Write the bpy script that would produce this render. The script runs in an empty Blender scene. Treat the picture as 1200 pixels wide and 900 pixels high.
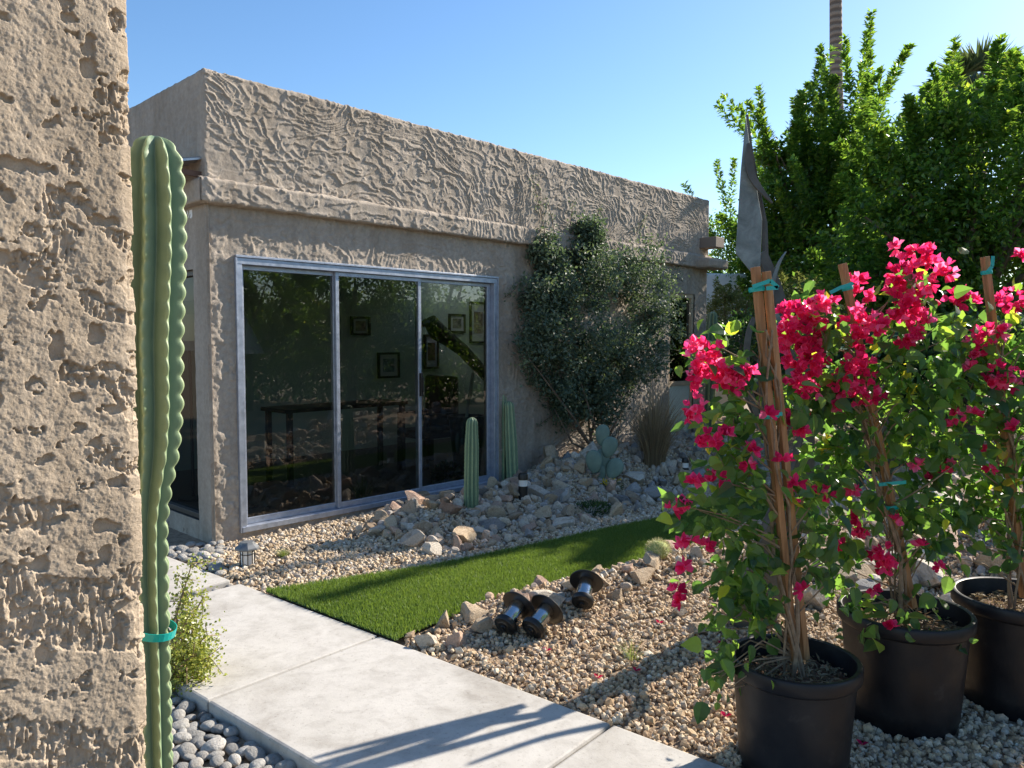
import bpy, math, random
import numpy as np
from mathutils import Vector, Matrix, noise as mn
R = math.radians
rng = np.random.default_rng(7)
random.seed(7)
scn = bpy.context.scene
COL = scn.collection

# ------------------------------------------------------------------ camera geometry
F = 900.0; H = 1.55; PITCH = math.atan(51/900)
def ray(px, py):
    a = (px-600)/F; b = -(py-450)/F
    return np.array([a, math.cos(PITCH)+b*math.sin(PITCH), -math.sin(PITCH)+b*math.cos(PITCH)])
EYE = np.array([0, 0, H])
def at_depth(px, py, Y):
    r = ray(px, py); return EYE + r*(Y/r[1])
def at_z(px, py, z=0.0):
    r = ray(px, py); return EYE + r*((z-H)/r[2])
U = np.array([.6894, .7243, 0]); N = np.array([.7243, -.6894, 0]); Z = np.array([0, 0, 1.0])
C0 = at_z(250, 637)
def W(t, q, z):                       # building coordinates: along facade, out of facade, up
    return C0*np.array([1, 1, 0]) + U*t + N*q + Z*z
def TQ(x, y):
    return (x-C0[0])*U[0]+(y-C0[1])*U[1], (x-C0[0])*N[0]+(y-C0[1])*N[1]
PK = np.array([-.70, 3.96]); PA = np.array([.766, -.643]); PB = np.array([-.643, -.766])
def SS(x, a, b):
    t = np.clip((x-a)/(b-a), 0, 1); return t*t*(3-2*t)
LAWN_FAR = [(-1.2, 1.33), (-.26, 1.33), (.06, 1.44), (.78, 1.68), (1.53, 1.80), (2.45, 1.92), (3.09, 2.04), (4.5, 2.12), (6.5, 2.2), (8.2, 2.25)]
LAWN_NEAR = [(-1.2, 2.6), (-.18, 2.52), (.43, 2.46), (1.0, 2.55), (1.4, 2.63), (2.04, 2.70), (2.88, 2.74), (5, 2.85), (8.2, 2.95)]
def lf(t): return np.interp(t, [p[0] for p in LAWN_FAR], [p[1] for p in LAWN_FAR])
def ln(t): return np.interp(t, [p[0] for p in LAWN_NEAR], [p[1] for p in LAWN_NEAR])

# ------------------------------------------------------------------ numpy noise
_G = np.random.default_rng(3).random((256, 256))
def vn(x, y):
    x = np.asarray(x, float); y = np.asarray(y, float)
    xi = np.floor(x).astype(int); yi = np.floor(y).astype(int)
    fx = x-xi; fy = y-yi; fx = fx*fx*fx*(fx*(fx*6-15)+10); fy = fy*fy*fy*(fy*(fy*6-15)+10)
    g = lambda a, b: _G[a & 255, b & 255]
    return (g(xi, yi)*(1-fx)+g(xi+1, yi)*fx)*(1-fy)+(g(xi, yi+1)*(1-fx)+g(xi+1, yi+1)*fx)*fy
def fbm(x, y, o=4):
    s = 0; a = .5; 
    for i in range(o):
        s = s+a*vn(x*2**i+17.3*i, y*2**i+5.1*i); a *= .5
    return s/(1-.5**o)

def zg(x, y):                          # height of the soil
    x = np.asarray(x, float); y = np.asarray(y, float)
    t, q = TQ(x, y)
    z = -.02 + 0*x
    lawn = SS(q, lf(t)-.05, lf(t)+.05)*(1-SS(q, ln(t)-.05, ln(t)+.05))
    far = 1-SS(q, lf(t)-.45, lf(t)-.02)
    m = .14*SS(t, .8, 1.6)*np.exp(-((q-.70)/.45)**2)
    m = m + SS(t, 2.9, 4.0)*(.20*(1-SS(q, .3, 1.45)))
    m = np.where(q < -.4, 0, m)
    z = z + m*far
    z = z + .09*np.exp(-((q-ln(t)-.22)/.25)**2)*SS(t, .0, .6)*(1-lawn)
    z = z + .40*np.exp(-((q-4.2)/.85)**2)*SS(t, 2.6, 4.6)
    z = z + .015*(fbm(x*1.7, y*1.7, 2)-.5)*(1-lawn)
    z = np.where(lawn > .3, np.minimum(z, -.012), z)
    sa = (x-PK[0])*PA[0]+(y-PK[1])*PA[1]; sb = (x-PK[0])*PB[0]+(y-PK[1])*PB[1]
    inp = SS(sb, -.08, .02)
    near = inp*(1-SS(q, 10, 12))
    z = z*(1-near) + near*(-.055-.02*SS(sb, .85, .95))*(1)
    far_out = SS(np.hypot(x, y-5), 12, 20)
    z = z*(1-far_out) - .02*far_out
    return z
def on_ground(px, py, dz=0.0):
    r = ray(px, py); k = 1.0
    while k < 60:
        p = EYE+r*k
        if p[2] < float(zg(p[0], p[1]))+dz: return p
        k += .01
    return p

# ------------------------------------------------------------------ helpers
def link(o, parent=None):
    COL.objects.link(o)
    if parent is not None:
        o.parent = parent
    return o
def mk(name, V, Fs, mat=None, parent=None, smooth=False, tone=None, loc=None):
    """V Nx3 ; Fs: array MxK, or list of such arrays / lists"""
    V = np.asarray(V, dtype=np.float32).reshape(-1, 3)
    if isinstance(Fs, np.ndarray): Fs = [Fs]
    li = []; lt = []
    for f in Fs:
        f = np.asarray(f)
        if f.ndim == 1: f = f[None, :]
        li.append(f.reshape(-1)); lt.append(np.full(len(f), f.shape[1]))
    li = np.concatenate(li).astype(np.int32); lt = np.concatenate(lt).astype(np.int32)
    me = bpy.data.meshes.new(name)
    me.vertices.add(len(V)); me.vertices.foreach_set('co', V.reshape(-1))
    me.loops.add(len(li)); me.loops.foreach_set('vertex_index', li)
    me.polygons.add(len(lt))
    ls = np.concatenate([[0], np.cumsum(lt)[:-1]]).astype(np.int32)
    me.polygons.foreach_set('loop_start', ls); me.polygons.foreach_set('loop_total', lt)
    me.polygons.foreach_set('use_smooth', np.full(len(lt), smooth, dtype=bool))
    if tone is not None:
        at = me.attributes.new('tone', 'FLOAT', 'POINT'); at.data.foreach_set('value', np.asarray(tone, np.float32))
    me.update(calc_edges=True)
    if mat: me.materials.append(mat)
    o = bpy.data.objects.new(name, me)
    if loc is not None: o.location = loc
    link(o, parent)
    return o
def tag(o, label, cat, group=None, kind=None):
    o['label'] = label; o['category'] = cat
    if group: o['group'] = group
    if kind: o['kind'] = kind
    return o
def empty(name, loc, label, cat, group=None):
    o = bpy.data.objects.new(name, None); o.location = loc; o.empty_display_size = .05
    link(o); tag(o, label, cat, group)
    return o
class MB:
    def __init__(s): s.v = []; s.f = []; s.n = 0
    def add(s, V, Fl):
        for f in Fl: s.f.append([i+s.n for i in f])
        s.v.extend([tuple(map(float, p)) for p in V]); s.n += len(V)
    def box(s, o, a, b, c):            # corner + three edge vectors
        o, a, b, c = [np.asarray(k, float) for k in (o, a, b, c)]
        V = [o, o+a, o+a+b, o+b, o+c, o+a+c, o+a+b+c, o+b+c]
        Fl = [[0, 3, 2, 1], [4, 5, 6, 7], [0, 1, 5, 4], [1, 2, 6, 5], [2, 3, 7, 6], [3, 0, 4, 7]]
        if np.dot(np.cross(a, b), c) < 0: Fl = [f[::-1] for f in Fl]
        s.add(V, Fl)
    def wbox(s, t0, t1, q0, q1, z0, z1):
        s.box(W(t0, q0, z0), U*(t1-t0), N*(q1-q0), Z*(z1-z0))
    def tube(s, pts, rad, k=8, cap=True):
        pts = [np.asarray(p, float) for p in pts]
        if np.isscalar(rad): rad = [rad]*len(pts)
        up = None; base = s.n; V = []
        for i, p in enumerate(pts):
            d = pts[min(i+1, len(pts)-1)]-pts[max(i-1, 0)]; d = d/(np.linalg.norm(d)+1e-9)
            if up is None:
                up = np.cross(d, [0, 0, 1.0]) if abs(d[2]) < .95 else np.cross(d, [1.0, 0, 0])
            up = up-d*np.dot(up, d); up /= np.linalg.norm(up)+1e-9
            w = np.cross(d, up)
            for j in range(k):
                a = 2*math.pi*j/k; V.append(p+rad[i]*(math.cos(a)*up+math.sin(a)*w))
        Fl = []
        for i in range(len(pts)-1):
            for j in range(k):
                Fl.append([i*k+j, i*k+(j+1) % k, (i+1)*k+(j+1) % k, (i+1)*k+j])
        if cap: Fl.append(list(range(k))[::-1]); Fl.append([(len(pts)-1)*k+j for j in range(k)])
        s.add(V, Fl)
    def lathe(s, prof, M=None, k=32):   # prof [(r,z)], closed caps where r=0
        V = []
        for r, z in prof:
            for j in range(k):
                a = 2*math.pi*j/k; V.append((r*math.cos(a), r*math.sin(a), z))
        Fl = []
        for i in range(len(prof)-1):
            for j in range(k):
                Fl.append([i*k+j, i*k+(j+1) % k, (i+1)*k+(j+1) % k, (i+1)*k+j])
        if M is not None: V = [tuple(M @ Vector(p)) for p in V]
        s.add(V, Fl)
    def plate(s, pts, nrm, th):         # polygon extruded along nrm by th (centred)
        pts = [np.asarray(p, float) for p in pts]; nrm = np.asarray(nrm, float); nrm = nrm/np.linalg.norm(nrm)
        k = len(pts)
        a = sum(np.cross(pts[i]-pts[0], pts[(i+1) % k]-pts[0]) for i in range(k))
        if np.dot(a, nrm) < 0: pts = pts[::-1]
        V = [p+nrm*th/2 for p in pts]+[p-nrm*th/2 for p in pts]
        Fl = [list(range(k)), [k+i for i in range(k)][::-1]]
        for i in range(k): Fl.append([i, k+i, k+(i+1) % k, (i+1) % k])
        s.add(V, Fl)
    def build(s, name, mat, parent=None, smooth=False, bevel=0, origin=None):
        me = bpy.data.meshes.new(name)
        V = s.v
        if origin is not None: V = [(p[0]-origin[0], p[1]-origin[1], p[2]-origin[2]) for p in V]
        me.from_pydata(V, [], s.f); me.update()
        if smooth: me.polygons.foreach_set('use_smooth', [True]*len(me.polygons))
        if mat: me.materials.append(mat)
        o = bpy.data.objects.new(name, me); link(o, parent)
        if bevel:
            b = o.modifiers.new('bevel', 'BEVEL'); b.width = bevel; b.segments = 2; b.limit_method = 'ANGLE'; b.angle_limit = R(40)
        if smooth:
            try: me.set_sharp_from_angle(angle=R(42))
            except Exception: pass
        return o
def child_at(root, mb, name, mat, **k):  # mesh given in world coords, parent at root location (no rotation)
    return mb.build(name, mat, root, origin=tuple(root.location), **k)
def mkc(root, name, V, Fs, mat, **k):
    V = np.asarray(V, float)-np.array(root.location)
    return mk(name, V, Fs, mat, root, **k)

# ------------------------------------------------------------------ materials
def mat(name, base=(.5, .5, .5), rough=.8, metal=0, spec=.5):
    m = bpy.data.materials.new(name); m.use_nodes = True
    b = m.node_tree.nodes['Principled BSDF']
    b.inputs['Base Color'].default_value = (*base, 1); b.inputs['Roughness'].default_value = rough
    b.inputs['Metallic'].default_value = metal; b.inputs['Specular IOR Level'].default_value = spec
    return m
def nt(m): return m.node_tree, m.node_tree.nodes, m.node_tree.links, m.node_tree.nodes['Principled BSDF']
def nd(m, typ, **k):
    n = m.node_tree.nodes.new(typ)
    for a, v in k.items():
        if a in n.inputs: n.inputs[a].default_value = v
        else: setattr(n, a, v)
    return n
def ramp(m, src, stops):
    r = nd(m, 'ShaderNodeValToRGB'); el = r.color_ramp.elements
    while len(el) < len(stops): el.new(.5)
    for e, (p, c) in zip(el, stops):
        e.position = p; e.color = (*c, 1) if len(c) == 3 else c
    m.node_tree.links.new(src, r.inputs[0]); return r
def coords(m, scale=1.0, kind='Object', vec=None):
    tc = nd(m, 'ShaderNodeTexCoord'); mp = nd(m, 'ShaderNodeMapping')
    mp.inputs['Scale'].default_value = vec or (scale,)*3
    m.node_tree.links.new(tc.outputs[kind], mp.inputs['Vector']); return mp.outputs[0]
def noise(m, sc, det=5, rough=.6, co=None, dist=0):
    n = nd(m, 'ShaderNodeTexNoise'); n.inputs['Scale'].default_value = sc; n.inputs['Detail'].default_value = det
    n.inputs['Roughness'].default_value = rough; n.inputs['Distortion'].default_value = dist
    if co is not None: m.node_tree.links.new(co, n.inputs['Vector'])
    return n.outputs['Fac']
def bump(m, src, strength=.3, dist=.01, prev=None):
    b = nd(m, 'ShaderNodeBump'); b.inputs['Strength'].default_value = strength; b.inputs['Distance'].default_value = dist
    m.node_tree.links.new(src, b.inputs['Height'])
    if prev is not None: m.node_tree.links.new(prev, b.inputs['Normal'])
    return b.outputs[0]
def mixc(m, fac, a, b, mode='MIX'):
    x = nd(m, 'ShaderNodeMix', data_type='RGBA', blend_type=mode)
    L = m.node_tree.links
    for s, i in ((fac, 0), (a, 6), (b, 7)):
        if isinstance(s, (int, float)): x.inputs[i].default_value = s
        elif isinstance(s, tuple): x.inputs[i].default_value = (*s, 1)
        else: L.new(s, x.inputs[i])
    return x.outputs[2]
def mottled(name, stops, sc=8, rough=.85, bsc=60, bst=.3, bd=.004, det=6, co='Object', spec=.3):
    m = mat(name, rough=rough, spec=spec); t, n, l, b = nt(m); c = coords(m, 1, co)
    f = noise(m, sc, det, .65, c); r = ramp(m, f, stops); l.new(r.outputs[0], b.inputs['Base Color'])
    if bst: l.new(bump(m, noise(m, bsc, 4, .6, c), bst, bd), b.inputs['Normal'])
    return m

def stucco_mat(name, c1, c2, fine=220):
    m = mat(name, rough=.93, spec=.15); t, n, l, b = nt(m); c = coords(m, 1)
    r = ramp(m, noise(m, 1.3, 5, .6, c), [(.3, c1), (.7, c2)])
    mp2 = coords(m, 1, 'Object', (3.2, 3.2, .45))
    r3 = ramp(m, noise(m, 1.6, 5, .65, mp2), [(.32, (.80, .78, .75)), (.55, (1, 1, 1)), (.75, (1.07, 1.06, 1.05))])
    r2 = ramp(m, noise(m, 26, 5, .7, c), [(.3, (.80, .79, .78)), (.65, (1.07, 1.06, 1.04))])
    l.new(mixc(m, 1.0, mixc(m, 1.0, r.outputs[0], r3.outputs[0], 'MULTIPLY'), r2.outputs[0], 'MULTIPLY'), b.inputs['Base Color'])
    nb = bump(m, noise(m, fine, 5, .75, c), .75, .004)
    nb = bump(m, noise(m, fine*.3, 4, .6, c), .5, .006, nb)
    l.new(nb, b.inputs['Normal'])
    return m
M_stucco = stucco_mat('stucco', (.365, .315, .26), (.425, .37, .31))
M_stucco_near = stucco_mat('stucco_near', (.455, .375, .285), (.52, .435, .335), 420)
M_wallplain = mottled('plain_stucco', [(.3, (.38, .31, .24)), (.7, (.43, .36, .28))], 2, .9, 120, .5, .004)
M_concrete = mat('concrete', rough=.85, spec=.25)
if 1:
    m = M_concrete; t, n, l, b = nt(m); c = coords(m, 1)
    r = ramp(m, noise(m, 1.6, 7, .62, c, .6), [(.28, (.31, .285, .25)), (.45, (.44, .42, .385)), (.7, (.52, .50, .465))])
    r2 = ramp(m, noise(m, 9, 6, .7, c, .4), [(.3, (.80, .79, .78)), (.52, (1, 1, 1)), (.72, (1.06, 1.06, 1.06))])
    r3 = ramp(m, noise(m, 55, 5, .75, c), [(.30, (.60, .58, .56)), (.43, (1, 1, 1))])
    k = mixc(m, 1.0, mixc(m, 1.0, r.outputs[0], r2.outputs[0], 'MULTIPLY'), r3.outputs[0], 'MULTIPLY')
    l.new(k, b.inputs['Base Color'])
    nb = bump(m, noise(m, 130, 4, .7, c), .35, .002); nb = bump(m, noise(m, 22, 4, .6, c), .3, .004, nb)
    l.new(nb, b.inputs['Normal'])
def attr_ramp(m, stops):
    a = nd(m, 'ShaderNodeAttribute'); a.attribute_name = 'tone'
    return ramp(m, a.outputs['Fac'], stops)
def stone_mat(name, stops, attr=True, rough=.85):
    m = mat(name, rough=rough, spec=.3); t, n, l, b = nt(m); c = coords(m, 1)
    if attr: r = attr_ramp(m, stops)
    else:
        oi = nd(m, 'ShaderNodeObjectInfo'); r = ramp(m, oi.outputs['Random'], stops)
    r.color_ramp.interpolation = 'LINEAR'
    ra = ramp(m, noise(m, 45 if attr else 1.5, 5, .7, c), [(.25, (.62, .57, .52)), (.55, (1, 1, 1)), (.8, (1.25, 1.22, 1.18))])
    k = mixc(m, 1.0, r.outputs[0], ra.outputs[0], 'MULTIPLY')
    l.new(k, b.inputs['Base Color'])
    l.new(bump(m, noise(m, 200 if attr else 5, 5, .7, c), .5, .003 if attr else .12), b.inputs['Normal'])
    return m
M_gravel = stone_mat('gravel_stone', [(0, (.31, .205, .12)), (.2, (.50, .37, .23)), (.4, (.58, .455, .30)), (.55, (.41, .29, .185)), (.7, (.63, .52, .375)), (.82, (.40, .34, .27)), (.92, (.52, .37, .245)), (1, (.73, .66, .53))])
M_gravel_far = stone_mat('gravel_stone_far', [(0, (.33, .24, .15)), (.22, (.50, .39, .255)), (.45, (.56, .45, .31)), (.6, (.40, .32, .235)), (.75, (.61, .52, .39)), (.88, (.41, .35, .29)), (1, (.70, .63, .52))])
def rock_mat(name, base, vein, dark):
    m = mat(name, rough=.82, spec=.35); t, n, l, b = nt(m)
    tc = nd(m, 'ShaderNodeTexCoord'); oi = nd(m, 'ShaderNodeObjectInfo')
    ad = nd(m, 'ShaderNodeVectorMath', operation='MULTIPLY_ADD'); ad.inputs[1].default_value = (1, 1, 1)
    l.new(tc.outputs['Object'], ad.inputs[0])
    cb = nd(m, 'ShaderNodeCombineXYZ'); ml = nd(m, 'ShaderNodeMath', operation='MULTIPLY'); ml.inputs[1].default_value = 37
    l.new(oi.outputs['Random'], ml.inputs[0]); l.new(ml.outputs[0], cb.inputs[0]); l.new(ml.outputs[0], cb.inputs[1]); l.new(cb.outputs[0], ad.inputs[2])
    c = ad.outputs[0]
    r = ramp(m, noise(m, 1.6, 6, .68, c, 1.1), [(.30, dark), (.46, base), (.60, base), (.72, vein)])
    r2 = ramp(m, oi.outputs['Random'], [(0, (.72, .68, .66)), (.5, (1, 1, 1)), (1, (1.22, 1.18, 1.12))])
    r3 = ramp(m, noise(m, 9, 5, .7, c), [(.3, (.75, .73, .70)), (.6, (1.08, 1.08, 1.08))])
    k = mixc(m, 1.0, mixc(m, 1.0, r.outputs[0], r2.outputs[0], 'MULTIPLY'), r3.outputs[0], 'MULTIPLY')
    l.new(k, b.inputs['Base Color'])
    nb = bump(m, noise(m, 14, 6, .72, c), .55, .08)
    l.new(nb, b.inputs['Normal'])
    return m
M_rock = {'tan': rock_mat('rock_tan', (.48, .38, .265), (.68, .60, .48), (.27, .18, .11)),
          'grey': rock_mat('rock_grey', (.37, .36, .345), (.58, .57, .55), (.20, .19, .175)),
          'pink': rock_mat('rock_pink', (.48, .34, .26), (.64, .52, .42), (.32, .20, .14)),
          'pale': rock_mat('rock_pale', (.60, .54, .45), (.74, .70, .62), (.36, .27, .18))}
M_pebble = stone_mat('river_pebble', [(0, (.20, .20, .195)), (.35, (.34, .335, .32)), (.6, (.45, .44, .41)), (.8, (.28, .27, .25)), (1, (.56, .53, .48))], False, .55)
M_soil = mottled('bed_soil', [(.3, (.17, .12, .08)), (.5, (.30, .22, .15)), (.7, (.40, .31, .22))], 30, .95, 90, .8, .012)
M_mulch = mottled('potting_mulch', [(.3, (.06, .035, .02)), (.5, (.16, .09, .055)), (.7, (.30, .19, .12))], 40, .95, 90, 1, .01)

def leaf_mat(name, stops, trans, tfac=.35, rough=.42, spec=.5):
    m = mat(name, rough=rough, spec=spec); t, n, l, b = nt(m)
    r = attr_ramp(m, stops); l.new(r.outputs[0], b.inputs['Base Color'])
    tr = nd(m, 'ShaderNodeBsdfTranslucent')
    l.new(mixc(m, 1.0, r.outputs[0], trans, 'MULTIPLY'), tr.inputs['Color'])
    mx = nd(m, 'ShaderNodeMixShader'); mx.inputs[0].default_value = tfac
    l.new(b.outputs[0], mx.inputs[1]); l.new(tr.outputs[0], mx.inputs[2])
    l.new(mx.outputs[0], n['Material Output'].inputs['Surface'])
    return m
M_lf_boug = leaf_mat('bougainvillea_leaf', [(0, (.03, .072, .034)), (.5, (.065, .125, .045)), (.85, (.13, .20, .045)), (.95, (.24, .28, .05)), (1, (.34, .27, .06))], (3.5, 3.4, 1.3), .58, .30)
M_bract = leaf_mat('bougainvillea_bract', [(0, (.45, .007, .06)), (.3, (.75, .02, .13)), (.7, (.90, .05, .22)), (1, (.94, .20, .42))], (1.15, 1.8, 1.4), .62, .6, .2)
M_lf_tree = leaf_mat('tree_leaf', [(0, (.034, .078, .024)), (.5, (.068, .13, .032)), (.85, (.12, .185, .038)), (1, (.25, .27, .05))], (3.0, 2.9, 1.2), .58, .35)
M_lf_dark = leaf_mat('dark_leaf', [(0, (.02, .045, .02)), (.6, (.035, .075, .025)), (1, (.07, .11, .03))], (2.4, 2.6, 1.4), .35, .4)
M_lf_vine = leaf_mat('wall_shrub_leaf', [(0, (.045, .075, .05)), (.5, (.085, .12, .08)), (.85, (.15, .185, .125)), (1, (.21, .23, .11))], (2.0, 2.2, 1.2), .25, .55, .3)
M_lf_jade = leaf_mat('jade_leaf', [(0, (.15, .20, .035)), (.5, (.28, .32, .06)), (1, (.42, .42, .10))], (1.5, 1.5, .9), .25, .35)
M_lf_pale = leaf_mat('pale_bush_leaf', [(0, (.09, .12, .04)), (.6, (.15, .17, .06)), (1, (.24, .24, .10))], (1.9, 1.9, 1.2), .35, .5)
M_grassbl = leaf_mat('turf_blade', [(0, (.075, .135, .028)), (.5, (.135, .215, .048)), (.9, (.19, .26, .065)), (1, (.33, .33, .13))], (1.8, 1.7, .9), .35, .5, .3)
M_dry = leaf_mat('dry_grass', [(0, (.14, .10, .06)), (.5, (.26, .20, .12)), (1, (.38, .31, .19))], (1.5, 1.4, 1.2), .2, .6, .2)
M_tuft = leaf_mat('tuft_blade', [(0, (.10, .16, .05)), (.6, (.20, .25, .08)), (1, (.36, .36, .15))], (1.6, 1.6, 1.0), .3, .5, .3)
M_yellow = leaf_mat('yellow_petal', [(0, (.75, .5, .02)), (1, (.8, .62, .05))], (1.2, 1.2, 1), .3, .5, .2)
M_frond = leaf_mat('palm_frond', [(0, (.05, .075, .03)), (1, (.10, .13, .05))], (2, 2, 1.3), .25, .45)
M_bark = mottled('bark', [(.3, (.10, .07, .05)), (.7, (.22, .17, .12))], 20, .9, 60, .8, .02)
M_vinewood = mottled('vine_wood', [(.3, (.16, .10, .06)), (.7, (.34, .24, .15))], 30, .85, 90, .6, .004)
M_palmbark = mat('palm_bark', rough=.9)
if 1:
    m = M_palmbark; t, n, l, b = nt(m); c = coords(m, 1)
    w = nd(m, 'ShaderNodeTexWave'); w.bands_direction = 'Z'; w.inputs['Scale'].default_value = 1.6; w.inputs['Distortion'].default_value = 1.2
    l.new(c, w.inputs['Vector'])
    l.new(ramp(m, w.outputs['Fac'], [(.2, (.13, .10, .08)), (.8, (.26, .21, .17))]).outputs[0], b.inputs['Base Color'])
    l.new(bump(m, w.outputs['Fac'], .5, .03), b.inputs['Normal'])
M_wood = mat('stake_wood', rough=.7)
if 1:
    m = M_wood; t, n, l, b = nt(m); c = coords(m, 1, 'Object', (60, 60, 4))
    f = noise(m, 1.0, 6, .7, c, .5)
    l.new(ramp(m, f, [(.3, (.20, .085, .03)), (.55, (.36, .17, .065)), (.75, (.46, .25, .11))]).outputs[0], b.inputs['Base Color'])
    l.new(bump(m, f, .4, .002), b.inputs['Normal'])
M_tape = mat('tie_tape', (.0, .33, .30), .35)
M_pot = mat('pot_plastic', rough=.42, spec=.3)
if 1:
    m = M_pot; t, n, l, b = nt(m); c = coords(m, 1)
    l.new(ramp(m, noise(m, 7, 6, .7, c), [(.35, (.006, .006, .008)), (.60, (.011, .011, .013)), (.76, (.04, .038, .036))]).outputs[0], b.inputs['Base Color'])
    rr = ramp(m, noise(m, 12, 5, .6, c), [(.3, (.34,)*3), (.7, (.58,)*3)]); l.new(rr.outputs[0], b.inputs['Roughness'])
    l.new(bump(m, noise(m, 40, 3, .6, c), .12, .004), b.inputs['Normal'])
M_alu = mat('aluminium_frame', (.35, .39, .45), .38, .6)
if 1:
    m = M_alu; t, n, l, b = nt(m); c = coords(m, 1)
    l.new(ramp(m, noise(m, 14, 5, .7, c), [(.3, (.28, .31, .37)), (.7, (.42, .46, .54))]).outputs[0], b.inputs['Base Color'])
    l.new(ramp(m, noise(m, 30, 4, .7, c), [(.3, (.30,)*3), (.7, (.55,)*3)]).outputs[0], b.inputs['Roughness'])
M_black = mat('black_plastic', (.012, .012, .012), .4)
M_blackm = mat('black_satin_metal', (.02, .02, .02), .35, .3)
M_chrome = mat('chrome', (.60, .60, .60), .22, 1)
M_greymetal = mat('grey_painted_metal', (.15, .16, .17), .5, .3)
M_frost = mat('frosted_panel', (.74, .72, .68), .5)
M_patina = mat('patina_metal', rough=.55, metal=.55)
if 1:
    m = M_patina; t, n, l, b = nt(m); c = coords(m, 1)
    l.new(ramp(m, noise(m, 9, 6, .7, c, .5), [(.3, (.09, .105, .10)), (.5, (.16, .185, .18)), (.72, (.25, .285, .275))]).outputs[0], b.inputs['Base Color'])
    l.new(bump(m, noise(m, 60, 4, .6, c), .2, .003), b.inputs['Normal'])
M_patina_dark = mottled('dark_patina_metal', [(.3, (.05, .05, .045)), (.7, (.11, .11, .10))], 10, .5, 60, .2, .003)
M_cactus = mat('cactus_skin', rough=.5, spec=.35)
if 1:
    m = M_cactus; t, n, l, b = nt(m); c = coords(m, 1)
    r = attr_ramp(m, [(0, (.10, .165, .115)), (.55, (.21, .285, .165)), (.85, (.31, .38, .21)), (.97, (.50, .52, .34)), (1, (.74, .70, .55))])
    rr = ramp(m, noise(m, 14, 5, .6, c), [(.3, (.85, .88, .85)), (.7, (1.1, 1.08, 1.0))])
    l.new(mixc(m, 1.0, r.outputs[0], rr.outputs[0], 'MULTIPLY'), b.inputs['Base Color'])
    l.new(bump(m, noise(m, 90, 3, .5, c), .15, .002), b.inputs['Normal'])
M_spine = mat('spine', (.55, .48, .36), .6)
M_pad = mottled('prickly_pad', [(.3, (.11, .17, .14)), (.7, (.18, .25, .20))], 10, .6, 90, .3, .003)
M_tan = mottled('tan_painted_wood', [(.3, (.40, .30, .19)), (.7, (.50, .39, .26))], 6, .6, 80, .2, .002)
M_beam = mat('beam_paint', (.20, .155, .125), .7)
M_white = mottled('white_block', [(.3, (.70, .70, .69)), (.7, (.82, .82, .81))], 5, .9, 40, .3, .005)
M_room = mat('room_paint', (.58, .66, .54), .9)
M_roomfloor = mat('room_floor', (.16, .12, .09), .5)
M_darkwood = mat('dark_wood', (.03, .02, .014), .4)
M_shade = mat('lampshade', (.75, .70, .6), .8)
M_paper = mat('mat_board', (.62, .62, .58), .8)
M_turf = mat('turf_base', (.03, .075, .018), .95)
M_corr = mat('corrugated_metal', (.42, .43, .45), .4, .8)
M_rust = mat('rusty_edge', (.13, .07, .045), .8)
def glass(name, tint, ior=1.5):
    m = bpy.data.materials.new(name); m.use_nodes = True; n = m.node_tree.nodes; l = m.node_tree.links
    n.remove(n['Principled BSDF'])
    g = n.new('ShaderNodeBsdfGlossy'); g.inputs['Roughness'].default_value = .0; g.inputs['Color'].default_value = (1, 1, 1, 1)
    tr = n.new('ShaderNodeBsdfTransparent'); tr.inputs['Color'].default_value = (*tint, 1)
    f = n.new('ShaderNodeFresnel'); f.inputs['IOR'].default_value = ior
    mx = n.new('ShaderNodeMixShader'); l.new(f.outputs[0], mx.inputs[0]); l.new(tr.outputs[0], mx.inputs[1]); l.new(g.outputs[0], mx.inputs[2])
    l.new(mx.outputs[0], n['Material Output'].inputs['Surface']); return m
M_glass = glass('tinted_glass', (.43, .475, .48), 1.8)
M_glass_side = glass('window_glass', (.38, .40, .38), 1.22)
M_picture = []
for i, (a, b_) in enumerate([((.06, .05, .05), (.4, .35, .3)), ((.2, .12, .08), (.5, .45, .3)), ((.05, .08, .1), (.35, .4, .4)), ((.1, .06, .03), (.35, .2, .1))]):
    M_picture.append(mottled('print_art', [(.35, a), (.6, b_)], 9+i, .6, 40, 0))

# ------------------------------------------------------------------ world, sun, camera
SUN_AZ = 35.0; SUN_EL = 31.0      # from +X towards +Y
sd = Vector((math.cos(R(SUN_AZ))*math.cos(R(SUN_EL)), math.sin(R(SUN_AZ))*math.cos(R(SUN_EL)), math.sin(R(SUN_EL))))
w = bpy.data.worlds.new('World'); scn.world = w; w.use_nodes = True
wn = w.node_tree.nodes; wl = w.node_tree.links
sk = wn.new('ShaderNodeTexSky'); sk.sky_type = 'NISHITA'; sk.sun_disc = False
sk.sun_elevation = R(SUN_EL); sk.sun_rotation = R(90-SUN_AZ); sk.air_density = 1.0; sk.dust_density = .5; sk.ozone_density = 2.2; sk.altitude = 350
hs = wn.new('ShaderNodeHueSaturation'); hs.inputs['Saturation'].default_value = 1.16; hs.inputs['Value'].default_value = .93
wl.new(sk.outputs[0], hs.inputs['Color']); wl.new(hs.outputs[0], wn['Background'].inputs['Color']); wn['Background'].inputs['Strength'].default_value = .108
sl = bpy.data.lights.new('sun', 'SUN'); sl.energy = 5.0; sl.angle = R(.53); sl.color = (1.0, .905, .78)
so = bpy.data.objects.new('sun', sl); so.rotation_euler = (-sd).to_track_quat('-Z', 'Y').to_euler(); so.location = (8, 6, 9); link(so)
cd = bpy.data.cameras.new('camera'); cam = bpy.data.objects.new('camera', cd); link(cam)
cd.sensor_width = 36; cd.lens = 36*F/1200; cd.clip_end = 3000; cd.clip_start = .05
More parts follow.
